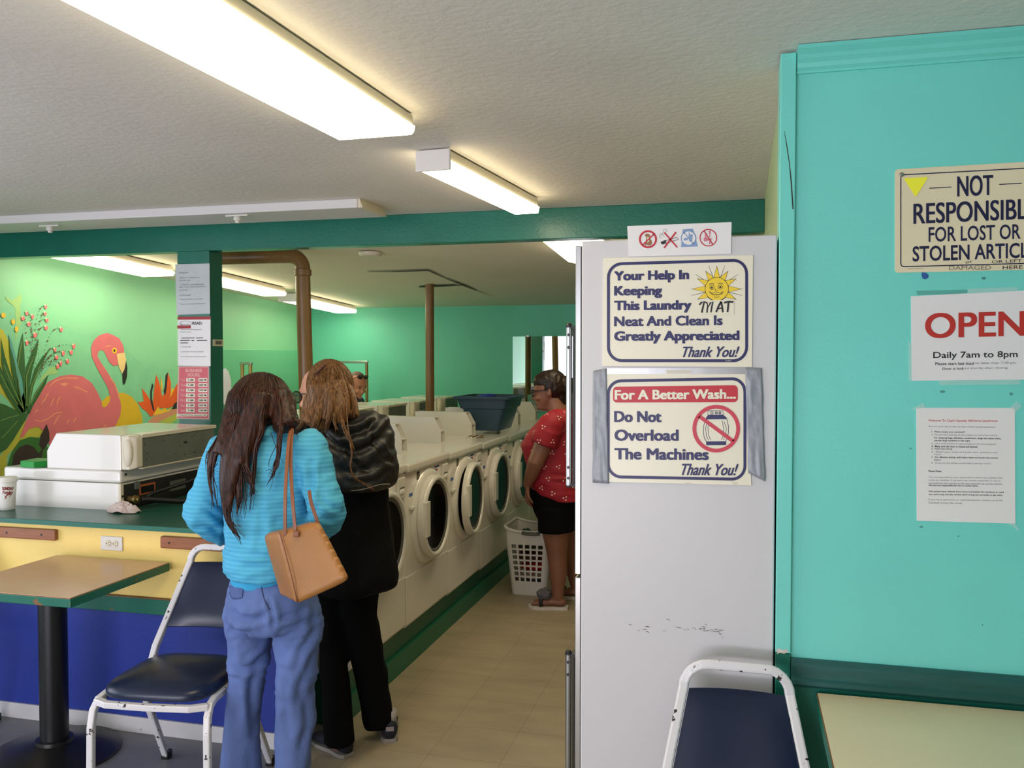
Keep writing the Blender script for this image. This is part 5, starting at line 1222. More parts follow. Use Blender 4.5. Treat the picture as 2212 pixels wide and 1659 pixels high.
# ---------------------------------------------------------------- woman in turquoise, seen from behind
Y1 = 2.78
def Q(x, y, Y=Y1): return PY(x, y, Y)
SKF = skin_mat('fair skin', (206, 160, 134))
hc = Q(567, 890, 2.77); fw1 = (.42, .86, -.22)
shL, shR = Q(484, 975), Q(668, 962); elL, elR = Q(436, 1108, 2.74), Q(706, 1108, 2.76); wrL, wrR = PY(517, 1158, 2.99), PY(668, 1148, 3.0)
mb = MB(); T1 = head(mb, hc, fw1)
mb.tube([hc + Vector((.005, -.03, -.06)), Q(572, 962, 2.76)], [.05, .058], 14)
erings(mb, [(Q(575, 950), .10, .06, .05), (Q(576, 985), .16, .09, .05), (Q(576, 1100), .13, .09, .05), (Q(576, 1200), .13, .09, 0), (Q(588, 1290), .15, .10, 0), (Q(588, 1330), .14, .09, 0)])
for s_, e_, w_, sd in ((shL, elL, wrL, -1), (shR, elR, wrR, 1)):
    mb.tube([s_, e_, w_], [.045, .036, .024], 12, round_ends=True); hand(mb, w_, (sd * -.5, .8, -.1), (0, 0, 1), sd, curl=.35)
LL = [((538, 1330), .058), ((539, 1400), .050), ((530, 1500), .040), ((521, 1600), .036)]; RL = [((640, 1330), .058), ((641, 1400), .050), ((637, 1500), .040), ((634, 1600), .036)]
fL, fR = Vector((Q(520, 1650).x, Y1 + .01, .07)), Vector((Q(630, 1650).x, Y1 + .03, .07))
for LG, ft in ((LL, fL), (RL, fR)):
    mb.tube([Q(*p) for p, _ in LG] + [ft], [r for _, r in LG] + [.036], 14, round_ends=True)
    mb.tube([ft + Vector((0, -.04, -.03)), ft + Vector((0, .06, -.035)), ft + Vector((0, .15, -.045))], [.034, .036, .024], 10, round_ends=True)
w1 = body_obj('person', mb, .012, (Q(578, 1650).x, Y1, 0), 'woman in turquoise top and blue jeans with long dark brown hair, seen from behind'); w1.data.materials.append(SKF)
# top
mb = MB(); S = 1 / 640.0
def ring_px(y, l, r, ry, Y=Y1): c = Q((l + r) / 2, y, Y); return (c, (r - l) / 2 * S, ry, .03)
erings(mb, [ring_px(912, 545, 606, .058, 2.76), ring_px(930, 535, 622, .072, 2.76), ring_px(946, 505, 650, .088), ring_px(962, 482, 672, .105), ring_px(1000, 474, 676, .125), ring_px(1060, 478, 672, .128), ring_px(1120, 484, 668, .126), ring_px(1180, 484, 666, .13), ring_px(1225, 486, 666, .135), ring_px(1240, 492, 662, .128)])
for s_, e_, w_ in ((shL, elL, wrL), (shR, elR, wrR)):
    mid = (s_ + e_) / 2
    mb.tube(spline([s_ + Vector((0, 0, -.005)), mid, e_, (e_ + w_) / 2 + Vector((0, 0, -.018)), w_], 5), [.064, .063, .062, .060, .058, .057, .056, .056, .056, .057, .058, .058, .056, .054, .052, .049, .045, .042, .038, .035, .033], 18, round_ends=True)
c1 = creases([([(440, 1098), (462, 1112), (484, 1140)], 6, .010), ([(430, 1130), (458, 1140), (482, 1160)], 6, .010), ([(446, 1080), (466, 1092), (480, 1112)], 5, .007), ([(482, 1030), (486, 1080), (484, 1130), (488, 1180)], 6, .012), ([(672, 1000), (674, 1050), (668, 1090)], 6, .012), ([(690, 1070), (706, 1090), (726, 1098)], 5, .007), ([(686, 1100), (704, 1118), (724, 1122)], 6, .008), ([(540, 960), (580, 950), (600, 935)], 5, .005), ([(560, 1080), (566, 1130), (560, 1190)], 9, .006), ([(500, 1210), (540, 1222), (590, 1218)], 6, .008), ([(520, 1190), (570, 1200), (610, 1196)], 6, .005)])
def wr1(v, n):
    a = .006 * ridged(v, 9, 9, 20, 3) + .004 * nz(v, 24, 24, 34, 8)
    el = min((v - elL).length, (v - elR).length); a += .010 * ridged(v, 14, 10, 34, 1) * max(0, 1 - el / .13)
    a += c1(v, n)
    hz = Q(576, 1225).z; a += .008 * ridged(v, 8, 8, 46, 6) * max(0, 1 - abs(v.z - hz) / .06)
    return a
sw = remesh(mb, .0085, 5, wr1)
TOP = band_mat('ribbed turquoise knit', (72, 170, 212), (88, 184, 220), 21, .8, .16)
sw.build('sweater', TOP, w1, smooth=True)
mb = MB(); erings(mb, [ring_px(1232, 494, 660, .126), ring_px(1240, 496, 657, .124), ring_px(1258, 499, 654, .124), ring_px(1263, 501, 652, .118)])
remesh(mb, .008, 2, lambda v, n: .003 * nz(v, 12, 12, 4, 2)).build('hem_band', mat('turquoise knit hem', (52, 164, 212), .8, var=.04, bump=.2, bscale=90), w1, smooth=True)
mb = MB(); mb.tube([hc + Vector((.01, -.035, -.055)), Q(573, 925, 2.757)], [.060, .070], 18); 
mb.build('collar', mat('pale turquoise collar', (126, 190, 208), .8, var=.06), w1, smooth=True)
# jeans
def leg_rings(L): return [(Q((a + b) / 2, y), (b - a) / 2 * S, (b - a) / 2 * S * 1.05, 0) for y, a, b in L]
mb = MB()
erings(mb, [ring_px(1246, 500, 660, .112), ring_px(1275, 490, 680, .130), ring_px(1310, 487, 692, .138), ring_px(1334, 488, 692, .132), ring_px(1350, 500, 682, .11)])
erings(mb, leg_rings([(1312, 488, 586), (1345, 489, 590), (1390, 493, 586), (1450, 497, 572), (1500, 491, 562), (1560, 484, 557), (1610, 481, 559), (1660, 477, 563), (1690, 476, 566), (1722, 478, 566)]))
erings(mb, leg_rings([(1312, 588, 690), (1345, 592, 690), (1390, 598, 687), (1450, 600, 680), (1500, 600, 674), (1560, 597, 678), (1610, 596, 672), (1660, 593, 667), (1690, 592, 668), (1722, 594, 668)]))
c2 = creases([([(505, 1322), (525, 1334), (552, 1336), (580, 1322)], 7, .012), ([(500, 1352), (520, 1362), (548, 1358)], 6, .007), ([(497, 1395), (506, 1425), (524, 1442), (548, 1434), (575, 1405), (584, 1378)], 7, .010),
 ([(600, 1336), (622, 1330), (652, 1322)], 6, .010), ([(606, 1362), (640, 1352), (672, 1336)], 7, .008), ([(676, 1320), (668, 1370), (650, 1410), (640, 1450)], 8, .009), ([(682, 1390), (662, 1440), (648, 1478), (640, 1520)], 8, .009), ([(562, 1420), (545, 1470), (542, 1520), (548, 1590)], 8, .008), ([(505, 1470), (512, 1520), (508, 1580)], 8, .006), ([(655, 1500), (662, 1550), (650, 1610)], 8, .008), ([(582, 1300), (590, 1330), (592, 1352)], 5, .012), ([(620, 1480), (618, 1540), (624, 1600)], 8, .005)])
def wr2(v, n):
    a = .007 * ridged(v, 12, 12, 7, 5) + .004 * nz(v, 26, 26, 16, 1)
    zc = Q(580, 1345).z; a += .010 * ridged(Vector((v.x * .9 + v.z * .8, v.y, v.z - v.x * .5)), 9, 5, 30, 2) * max(0, 1 - abs(v.z - zc) / .13)
    zk = Q(540, 1455).z; a += .008 * ridged(v, 8, 8, 26, 9) * max(0, 1 - abs(v.z - zk) / .10)
    return a + c2(v, n)
je = remesh(mb, .009, 4, wr2)
def denim():
    m = mat('faded blue denim', (92, 114, 170), .85, var=.22, vscale=7, bump=.25, bscale=220, vec=(1, 1, .55)); return m
jo = je.build('jeans', denim(), w1, smooth=True)
DEN2 = mat('denim pocket', (80, 98, 150), .85, var=.18, vscale=9, bump=.2, bscale=200)
patch(je, 'back_pocket', [(495, 1266), (527, 1266), (523, 1291), (502, 1293)], .0025, DEN2, w1)
stitch(je, 'pocket_stitching', [(526, 1268), (522, 1290), (512, 1294), (501, 1292), (495, 1278)], .0012, mat('dark stitching', (58, 70, 108), .9), w1)
stitch(je, 'seat_seam', [(565, 1268), (568, 1285), (574, 1302), (582, 1317)], .0022, mat('dark stitching', (58, 70, 108), .9), w1)
for ft in (fL, fR):
    u, s_ = shoe(ft + Vector((0, -.07, -.07)), ft + Vector((.0, .18, -.07)), .042, .07); u.build('shoe', mat('dark leather shoe', (48, 38, 34), .5), w1, smooth=True); s_.build('shoe_sole', M['black'], w1)
# hair
random.seed(4)
HB = hair_mat('dark brown hair', (24, 12, 8), (72, 38, 22), .42)
up1 = frame(fw1)
mb = MB(); mb.ell(hc + up1 @ Vector((0, -.012, .022)), (.099, .110, .112), up1, 24, 16)
V = lambda x, y, Y=2.62: Q(x, y, Y)
mb.tube(spline([Q(520, 850, 2.74), Q(508, 900, 2.70), Q(496, 950, 2.66), Q(484, 985, 2.645)], 4), .045, 12, flat=((0, 1, 0), .7))
mb.tube(spline([Q(560, 850, 2.70), Q(548, 905, 2.675), Q(528, 950, 2.655), Q(510, 1000, 2.635)], 4), .05, 12, flat=((0, 1, 0), .6))
mb.tube(spline([Q(604, 850, 2.74), Q(612, 895, 2.71), Q(618, 925, 2.69)], 4), .045, 12, flat=((0, 1, 0), .7))
mb.tube(spline([Q(616, 860, 2.78), Q(624, 900, 2.75), Q(634, 935, 2.73)], 4), [.034, .034, .032, .030, .027, .023, .018, .012, .006], 12)
mb.tube(spline([V(512, 960, 2.655), V(500, 1010), V(492, 1060), V(494, 1110)], 4), [.040, .040, .040, .038, .036, .035, .034, .032, .030, .026, .022, .016, .008], 12, flat=((0, 1, 0), .45))
hr = remesh(mb, .0055, 14, lambda v, n: .002 * ridged(v, 60, 40, 5, 2) + .001 * ridged(v, 130, 70, 7, 5))
g = MB()
paths = [([(520, 830, 2.72), (500, 900, 2.67), (472, 960, 2.65), (456, 1000, 2.64), (453, 1040, 2.64), (462, 1095, 2.64)], .016, 10, 12),
 ([(530, 840, 2.70), (505, 920, 2.655), (490, 1000, 2.63), (487, 1060, 2.625), (494, 1125, 2.625), (520, 1166, 2.625)], .026, 16, 20),
 ([(545, 840, 2.69), (522, 930, 2.65), (514, 1010, 2.63), (516, 1070, 2.625), (512, 1112, 2.625)], .024, 16, 16),
 ([(565, 840, 2.69), (540, 930, 2.65), (530, 1000, 2.63), (543, 1040, 2.628), (548, 1070, 2.628)], .018, 12, 10),
 ([(575, 850, 2.69), (566, 908, 2.66), (564, 935, 2.645), (552, 975, 2.635), (549, 1030, 2.63), (540, 1092, 2.63)], .012, 8, 9),
 ([(600, 850, 2.71), (607, 910, 2.67), (604, 945, 2.65), (601, 985, 2.645), (592, 1020, 2.64), (580, 1040, 2.64)], .011, 8, 8),
 ([(608, 850, 2.72), (622, 890, 2.72), (630, 918, 2.71), (636, 942, 2.70)], .012, 14, 12),
 ([(500, 900, 2.67), (472, 945, 2.65), (452, 985, 2.645), (447, 1020, 2.645)], .008, 6, 7)]
for pl, r, cnt, spread in paths:
    base = [Q(*p) for p in pl]
    lock(g, base, r, 10, .97, ((0, 1, 0), .5), 6, w=lambda t: max(.03, (.15 + .95 * math.sin(math.pi / 2 * min(1, t * 2.2))) * (1 - t ** 2.4)))
    for k in range(cnt):
        o_ = random.gauss(0, spread * .45); q = [Q(x + o_ * (.4 + .6 * i / (len(pl) - 1)) + random.gauss(0, 1.5), y + random.gauss(0, 5) * (i > 0) + (random.uniform(-30, 12) if i == len(pl) - 1 else 0), Y - random.uniform(0, .012)) for i, (x, y, Y) in enumerate(pl)]
        lock(g, q, random.uniform(.0014, .0042), 5, .95, None, 5, .012)
for pl in ([(606, 950, 2.65), (590, 975, 2.64), (580, 1005, 2.64), (592, 1010, 2.64), (582, 1030, 2.64)], [(585, 935, 2.65), (600, 975, 2.64), (612, 1000, 2.64)], [(470, 1000, 2.64), (462, 1015, 2.635), (480, 1020, 2.63)], [(500, 1100, 2.62), (508, 1140, 2.62), (530, 1158, 2.62)], [(520, 1060, 2.62), (532, 1090, 2.62), (528, 1120, 2.62)], [(460, 1040, 2.64), (466, 1080, 2.64), (480, 1112, 2.64)]):
    lock(g, [Q(*p) for p in pl], .0012, 4, .9)
cap_strands(g, hc + up1 @ Vector((0, -.012, .022)), (.099, .110, .112), up1, 520, t1=2.5, rr=.0016)
merge(hr, g).build('hair', HB, w1, smooth=True)
# glasses: rim seen past the right cheek
mb = MB(); m1 = frame(fw1)
for q in (-1, 1):
    c = T1(q * .034, .108, .112); rr = [c + m1 @ Vector((.027 * math.cos(a), 0, .021 * math.sin(a))) for a in [2 * math.pi * k / 20 for k in range(21)]]
    mb.tube(rr, .002, 6); mb.tube([T1(q * .061, .106, .116), T1(q * .078, .05, .116), T1(q * .082, -.01, .108)], .002, 6)
mb.tube([T1(-.008, .110, .114), T1(.008, .110, .114)], .002, 6)
mb.build('glasses', M['black'], w1, smooth=True)

# ---------------------------------------------------------------- tan leather tote bag on her shoulder
LE = mat('tan leather', (160, 108, 52), .42, var=.12, vscale=7, bump=.12, bscale=45); LE2 = mat('brown leather strap', (134, 80, 48), .45, var=.1)
bg = root('tote_bag', tuple(Q(665, 1300, 2.56)), 'tan leather tote bag hanging from the shoulder of the woman in turquoise', 'bag')
def bgrid(c, N=14):   # c: 8 corners (front bl br tr tl, back bl br tr tl), subdivided box surface
    mb = MB(); P = [Vector(p) for p in c]
    def tri(u, v, w):
        f = (P[0] * (1 - u) + P[1] * u) * (1 - v) + (P[3] * (1 - u) + P[2] * u) * v; b = (P[4] * (1 - u) + P[5] * u) * (1 - v) + (P[7] * (1 - u) + P[6] * u) * v
        return f * (1 - w) + b * w
    K = 5
    for fn, nu, nv in ((lambda a, b: tri(a, b, 0), N, N), (lambda a, b: tri(1 - a, b, 1), N, N), (lambda a, b: tri(0, b, 1 - a), K, N), (lambda a, b: tri(1, b, a), K, N), (lambda a, b: tri(a, 0, 1 - b), N, K), (lambda a, b: tri(a, 1, b), N, K)):
        o_ = len(mb.v)
        for j in range(nv + 1):
            for i in range(nu + 1): mb.v.append(fn(i / nu, j / nv))
        for j in range(nv):
            for i in range(nu): a = o_ + j * (nu + 1) + i; mb.f.append([a, a + 1, a + nu + 2, a + nu + 1])
    return mb
bc = [PY(642, 1302, 2.515), PY(750, 1250, 2.515), PY(689, 1132, 2.555), PY(604, 1152, 2.555), PY(606, 1284, 2.625), PY(716, 1240, 2.63), PY(668, 1128, 2.63), PY(573, 1158, 2.625)]
mb = bgrid(bc)
ctr = sum(bc, Vector()) / 8
b_ = remesh(mb, .0055, 14, lambda v, n: .006 * nz(v, 7, 7, 5, 2) + .0015 * ridged(v, 10, 8, 4, 4) + .005)
b_.build('bag_body', LE, bg, smooth=True)
def seam(pts, r, nm): MB().tube(spline(pts, 5), r, 8).build(nm, LE2, bg, smooth=True)
seam([PY(604, 1150, 2.545), PY(618, 1200, 2.522), PY(632, 1255, 2.508), PY(642, 1300, 2.508)], .0022, 'side_seam')
st1 = spline([PY(616, 1168, 2.548), PY(616, 1080, 2.55), PY(620, 1000, 2.60), PY(625, 945, 2.655), PY(630, 925, 2.70), PY(632, 920, 2.78)], 6)
st2 = spline([PY(638, 1150, 2.543), PY(632, 1080, 2.555), PY(628, 1000, 2.61), PY(630, 945, 2.66), PY(632, 924, 2.71), PY(634, 920, 2.78)], 6)
st3 = spline([PY(690, 1140, 2.62), PY(680, 1110, 2.63), PY(672, 1085, 2.64), PY(668, 1060, 2.66)], 5)
for s_ in (st1, st2, st3): MB().bar(s_, .012, .004, up=(0, -1, .2)).build('strap', LE2, bg, bevel=.001)
mb = MB(); p = PY(640, 1152, 2.536); mb.box(p.x - .010, p.x + .010, p.y - .004, p.y + .002, p.z - .012, p.z + .008); mb.build('strap_tab', LE2, bg, bevel=.003)

# ---------------------------------------------------------------- woman in the black coat
Y2 = 3.30; S2 = 1 / 535.0
def Q2(x, y, Y=Y2): return PY(x, y, Y)
def rp2(y, l, r, ry, Y=Y2, yw=.0): c = Q2((l + r) / 2, y, Y); return (c, (r - l) / 2 * S2, ry, yw)
hc2 = Q2(697, 848, 3.27); fw2 = (-.97, .20, -.12); m2 = frame(fw2)
mb = MB(); T2 = head(mb, hc2, fw2, (0.05, 0, 1), .98)
mb.tube([hc2 + Vector((.02, 0, -.07)), Q2(735, 915)], [.05, .06], 14)
erings(mb, [rp2(905, 690, 790, .07), rp2(930, 670, 815, .09), rp2(1050, 685, 815, .10), rp2(1180, 690, 820, .11), rp2(1250, 690, 825, .11)])
s2R, e2R, w2R = Q2(798, 940), Q2(806, 1035, 3.28), Q2(800, 1005, 3.38); s2L, e2L, w2L = Q2(675, 935), Q2(668, 1035, 3.28), Q2(700, 1000, 3.38)
for s_, e_, w_, sd in ((s2L, e2L, w2L, -1), (s2R, e2R, w2R, 1)):
    mb.tube([s_, e_, w_], [.045, .037, .024], 12, round_ends=True); hand(mb, w_, (sd * -.4, .8, -.1), (0, 0, 1), sd, curl=.35)
f2L, f2R = Vector((-1.57, 3.28, .07)), Vector((-1.437, 3.47, .07))
mb.tube([Q2(714, 1250), Q2(719, 1400), Q2(733, 1540, 3.28), f2L], [.042, .042, .034, .030], 14, round_ends=True); mb.tube([Q2(775, 1250), Q2(790, 1400, 3.33), Q2(812, 1530, 3.42), f2R], [.055, .042, .034, .030], 14, round_ends=True)
for ft, d in ((f2L, Vector((-.72, .55, 0))), (f2R, Vector((-.45, .85, 0)))): mb.tube([ft + Vector((0, 0, -.03)), ft + d * .08 + Vector((0, 0, -.038)), ft + d * .15 + Vector((0, 0, -.045))], [.034, .034, .02], 10, round_ends=True)
w2 = body_obj('person', mb, .011, (-1.52, 3.36, 0), 'woman in a long black coat with fair brown hair, looking left'); w2.data.materials.append(skin_mat('pink fair skin', (204, 146, 118)))
BLK = mat('matte black wool coat', (14, 14, 15), .9, var=.1, spec=.15, bump=.1, bscale=200)
NYL = mat('shiny black nylon', (20, 19, 18), .46, var=.1, vscale=6, bump=.1, bscale=40)
mb = MB()
erings(mb, [rp2(905, 690, 795, .085), rp2(922, 665, 825, .11), rp2(960, 652, 838, .135), rp2(1040, 658, 838, .14), rp2(1100, 668, 842, .142), rp2(1180, 672, 852, .15), rp2(1240, 676, 860, .152), rp2(1262, 684, 856, .148), rp2(1274, 692, 838, .14)])
for s_, e_, w_ in ((s2L, e2L, w2L), (s2R, e2R, w2R)):
    mb.tube([s_, (s_ + e_) / 2, e_, (e_ + w_) / 2, w_], [.072, .07, .066, .06, .05], 16, round_ends=True)
remesh(mb, .0095, 5, lambda v, n: .008 * ridged(v, 9, 9, 5, 7) + .004 * nz(v, 20, 20, 20, 3)).build('coat', BLK, w2, smooth=True)
mb = MB()   # hood / shoulder cape, shiny
erings(mb, [rp2(890, 710, 804, .07, 3.27), rp2(902, 690, 834, .115, 3.27), rp2(930, 672, 845, .150, 3.27), rp2(975, 658, 852, .168, 3.27), rp2(1015, 662, 859, .175, 3.27), rp2(1040, 672, 854, .172, 3.27), rp2(1052, 690, 842, .160, 3.27)], e=.9)
c3 = creases([([(712, 905), (740, 935), (785, 930), (818, 902)], 7, .020), ([(700, 935), (730, 965), (775, 975), (815, 950), (836, 925)], 8, .018), ([(690, 960), (700, 990), (730, 1015), (775, 1020), (820, 1000)], 8, .014), ([(760, 930), (752, 965), (766, 1000), (800, 1022)], 6, .012), ([(800, 910), (806, 950), (826, 985), (842, 1000)], 6, .014), ([(680, 930), (672, 970), (676, 1010)], 6, .012), ([(715, 1020), (760, 1040), (810, 1035), (838, 1015)], 6, .010)])
hd = remesh(mb, .0085, 4, lambda v, n: c3(v, n) * .8 + .0035 * ridged(Vector((v.x + v.z * .7, v.y, v.z - v.x * .6)), 12, 6, 16, 2) + .002 * ridged(Vector((v.x - v.z, v.y, v.z)), 22, 6, 26, 5) + .002 * nz(v, 50, 50, 50, 1))
hd.build('hood', NYL, w2, smooth=True)
mb = MB().tube(spline([Q2(735, 1060, 3.118), Q2(780, 1058, 3.108), Q2(820, 1047, 3.13), Q2(842, 1046, 3.2)], 6), .0018, 6); mb.build('piping', mat('grey piping', (128, 124, 118), .5), w2, smooth=True)
PT = mat('black trousers', (12, 12, 13), .9, var=.1, spec=.1)
mb = MB()
def lr2(L): return [(Q2((a + b) / 2, y, Y), (b - a) / 2 * S2 * 1.0, (b - a) / 2 * S2 * 1.05, 0) for y, a, b, Y in L]
erings(mb, lr2([(1240, 680, 750, 3.30), (1330, 688, 742, 3.30), (1420, 692, 748, 3.29), (1500, 697, 756, 3.28), (1560, 700, 762, 3.27), (1605, 703, 766, 3.265)]))
erings(mb, lr2([(1240, 735, 822, 3.30), (1330, 737, 814, 3.32), (1400, 752, 826, 3.36), (1460, 768, 838, 3.40), (1520, 778, 845, 3.43), (1568, 786, 849, 3.45)]))
remesh(mb, .009, 4, lambda v, n: .005 * ridged(v, 14, 14, 6, 3)).build('trousers', PT, w2, smooth=True)
NAV = mat('navy canvas shoe', (30, 32, 46), .8, var=.12, bump=.2, bscale=150)
for ft, d in ((f2L, Vector((-.86, .5, 0))), (f2R, Vector((-.42, .9, 0)))):
    d.normalize(); h0 = ft - d * .055 + Vector((0, 0, -.07)); u, s_ = shoe(h0, h0 + d * .245, .041, .072, .016); u.build('shoe', NAV, w2, smooth=True); so = s_.build('shoe_sole', mat('grey rubber sole', (150, 146, 138), .6), w2)
    x = Vector((-d.y, d.x, 0)); c = h0 - d * .003 + Vector((0, 0, .050)); MB().add([c + x * .016, c - x * .016, c - x * .016 + Vector((0, 0, .018)) + d * .002, c + x * .016 + Vector((0, 0, .018)) + d * .002], [(0, 1, 2, 3)]).build('heel_tab', mat('pale heel tab', (150, 138, 140), .6), w2)
    MB().tube([ft + Vector((0, 0, -.01)), ft + Vector((0, 0, .05))], .032, 14).build('sock', mat('grey sock', (170, 164, 158), .9), w2, smooth=True)
random.seed(9)
HF = hair_mat('fair brown hair', (74, 48, 28), (150, 106, 62), .4)
mb = MB(); mb.ell(hc2 + m2 @ Vector((0, -.040, .020)), (.092, .092, .108), m2, 24, 16)
mb.tube(spline([Q2(690, 830, 3.16), Q2(690, 880, 3.15), Q2(672, 920, 3.13)], 4), .05, 12, flat=((0, 1, 0), .5))
mb.tube(spline([Q2(720, 830, 3.17), Q2(725, 880, 3.14), Q2(718, 912, 3.13)], 4), .055, 12, flat=((0, 1, 0), .5))
mb.tube(spline([Q2(742, 840, 3.24), Q2(752, 880, 3.2), Q2(755, 905, 3.17)], 4), .04, 12)
mb.tube(spline([Q2(675, 855, 3.17), Q2(662, 900, 3.15), Q2(648, 922, 3.14)], 4), [.03, .03, .028, .026, .024, .02, .016, .01, .005], 12)
hr = remesh(mb, .0055, 14, lambda v, n: .0016 * ridged(v, 60, 40, 4, 2) + .0008 * ridged(v, 130, 70, 6, 5)); g = MB()
for pl, r, cnt, spread in (([(690, 800, 3.2), (672, 850, 3.155), (660, 900, 3.135), (640, 928, 3.13)], .016, 16, 14), ([(700, 800, 3.19), (694, 860, 3.14), (684, 910, 3.11), (668, 935, 3.105)], .022, 16, 16), ([(715, 795, 3.19), (718, 850, 3.13), (714, 890, 3.11), (700, 930, 3.1)], .022, 16, 16), ([(735, 800, 3.2), (744, 850, 3.15), (748, 890, 3.13), (742, 915, 3.12)], .02, 14, 12), ([(742, 810, 3.22), (758, 850, 3.18), (764, 880, 3.16), (760, 900, 3.15)], .014, 12, 8), ([(735, 880, 3.13), (742, 920, 3.09), (756, 950, 3.075), (764, 972, 3.07)], .007, 8, 8), ([(748, 880, 3.13), (752, 930, 3.085), (760, 980, 3.065), (757, 1010, 3.06), (770, 1035, 3.065), (808, 1056, 3.09)], .004, 4, 3), ([(722, 890, 3.11), (724, 915, 3.09), (730, 930, 3.085)], .004, 5, 6)):
    lock(g, [Q2(*p) for p in pl], r, 10, .97, ((0, 1, 0), .5), 6, w=lambda t: max(.03, (.12 + .95 * math.sin(math.pi / 2 * min(1, t * 2.0))) * (1 - t ** 2.6)))
    for k in range(cnt):
        o_ = random.gauss(0, spread * .45); lock(g, [Q2(x + o_ * (.4 + .6 * i / (len(pl) - 1)), y + random.gauss(0, 3) * (i > 0), Y - random.uniform(0, .01)) for i, (x, y, Y) in enumerate(pl)], random.uniform(.0012, .003), 5, .95, None, 5, .006)
cap_strands(g, hc2 + m2 @ Vector((0, -.040, .020)), (.092, .092, .108), m2, 520, t1=2.5, rr=.0015)
merge(hr, g).build('hair', HF, w2, smooth=True)
MB().tube(spline([Q2(680, 808, 3.168), Q2(694, 796, 3.165), Q2(706, 786, 3.17)], 4), [.003, .004, .005, .0055, .006, .0055, .005, .004, .003], 8).build('hair_clip', mat('brown hair clip', (84, 44, 28), .35), w2, smooth=True)
mb, ln = MB(), MB()
for q in (-1, 1):
    rr = [T2(q * .034 + .028 * math.cos(a) , .112 - .006 * abs(math.cos(a)), .108 + .024 * math.sin(a)) for a in [2 * math.pi * k / 20 for k in range(21)]]
    mb.tube(rr, .0022, 6); mb.tube([T2(q * .062, .106, .114), T2(q * .078, .05, .116), T2(q * .080, -.005, .110)], .002, 6)
    ln.add(rr[:-1], [list(range(20))])
mb.tube([T2(-.008, .114, .112), T2(.008, .114, .112)], .002, 6)
mb.build('sunglasses', M['black'], w2, smooth=True); ln.build('sunglass_lens', mat('grey green lens', (92, 108, 102), .08, alpha=.75), w2)

# ---------------------------------------------------------------- woman in red by the hamper, left profile
Y3 = 5.62; S3 = 1 / 333.0
def Q3(x, y, Y=Y3): return PY(x, y, Y)
SK3 = skin_mat('tan skin', (132, 88, 68))
hc3 = Q3(1186, 842); fw3 = (-.95, -.10, -.16); m3 = frame(fw3)
mb = MB(); T3 = head(mb, hc3, fw3, (0, 0, 1), 1.02)
mb.tube([hc3 + Vector((.03, 0, -.06)), Q3(1212, 905)], [.055, .07], 16); mb.ell(Q3(1178, 878), (.05, .045, .03), None, 14, 10)
def rp3(y, l, r, ry, Y=Y3): c = Q3((l + r) / 2, y, Y); return (c, (r - l) / 2 * S3, ry, .08)
erings(mb, [rp3(893, 1200, 1232, .09), rp3(920, 1184, 1240, .13), rp3(960, 1156, 1240, .13), rp3(1000, 1158, 1242, .13), rp3(1050, 1158, 1244, .13), rp3(1100, 1172, 1242, .13)])
sN, eN, wN = Q3(1192, 918, 5.44), Q3(1157, 1000, 5.38), Q3(1140, 1046, 5.44)
mb.tube([sN, (sN + eN) / 2, eN, (eN + wN) / 2, wN], [.058, .058, .052, .044, .030], 16, round_ends=True); hand(mb, wN, (-.05, .1, -1), (-1, -.3, 0), 1, 1.0, .35)
sF, eF, wF = Q3(1195, 918, 5.80), Q3(1165, 1000, 5.85), Q3(1142, 1046, 5.8)
mb.tube([sF, eF, wF], [.06, .05, .03], 14, round_ends=True); hand(mb, wF, (-.05, -.1, -1), (-1, .3, 0), -1, 1.0, .35)
aN, aF = Vector((Q3(1207, 1300, 5.56).x, 5.53, .075)), Vector((Q3(1244, 1290, 5.78).x, 5.80, .075))
mb.tube([Q3(1204, 1090, 5.53), Q3(1200, 1150, 5.53), Q3(1203, 1195, 5.53), Q3(1206, 1235, 5.53), aN], [.088, .088, .066, .058, .036], 16, round_ends=True)
mb.tube([Q3(1215, 1090, 5.74), Q3(1222, 1150, 5.76), Q3(1230, 1195, 5.78), aF], [.088, .086, .062, .036], 16, round_ends=True)
for a in (aN, aF):
    mb.tube([a + Vector((.025, 0, -.03)), a + Vector((-.05, -.005, -.03)), a + Vector((-.13, -.015, -.038))], [.032, .035, .03], 12, flat=((0, 0, 1), .75), round_ends=True)
    for k in range(5): mb.tube([a + Vector((-.135, -.04 + .012 * k, -.040)), a + Vector((-.165 + .006 * k, -.044 + .012 * k, -.045))], .0075, 8, round_ends=True)
w3 = body_obj('person', mb, .0065, (Q3(1210, 1310).x, 5.65, 0), 'woman in a red patterned shirt and black shorts standing by the laundry hamper'); w3.data.materials.append(SK3)
mb = MB()
erings(mb, [rp3(884, 1196, 1240, .09), rp3(895, 1178, 1246, .17), rp3(915, 1160, 1254, .20), rp3(940, 1136, 1258, .20), rp3(960, 1126, 1258, .195), rp3(985, 1132, 1256, .19), rp3(1015, 1142, 1256, .19), rp3(1045, 1140, 1260, .20), rp3(1062, 1158, 1262, .20), rp3(1076, 1190, 1262, .195)], e=.85)
mb.tube([sN + Vector((.03, .03, .035)), sN + Vector((.0, -.0, .0)), (sN + eN) / 2 + Vector((.01, 0, .03)), (sN + eN) / 2 + Vector((.0, 0, .005))], [.07, .084, .088, .084], 18, round_ends=False); mb.tube([sF, (sF + eF) / 2], [.08, .082], 14)
RED = mat('red jersey', (152, 16, 36), .7, var=.08, vscale=5)
rs = remesh(mb, .0075, 4, lambda v, n: .006 * ridged(v, 6, 6, 12, 4) + .012 * ridged(v, 5, 5, 34, 2) * max(0, 1 - abs(v.z - Q3(1200, 1025).z) / .07))
rs.build('shirt', RED, w3, smooth=True)
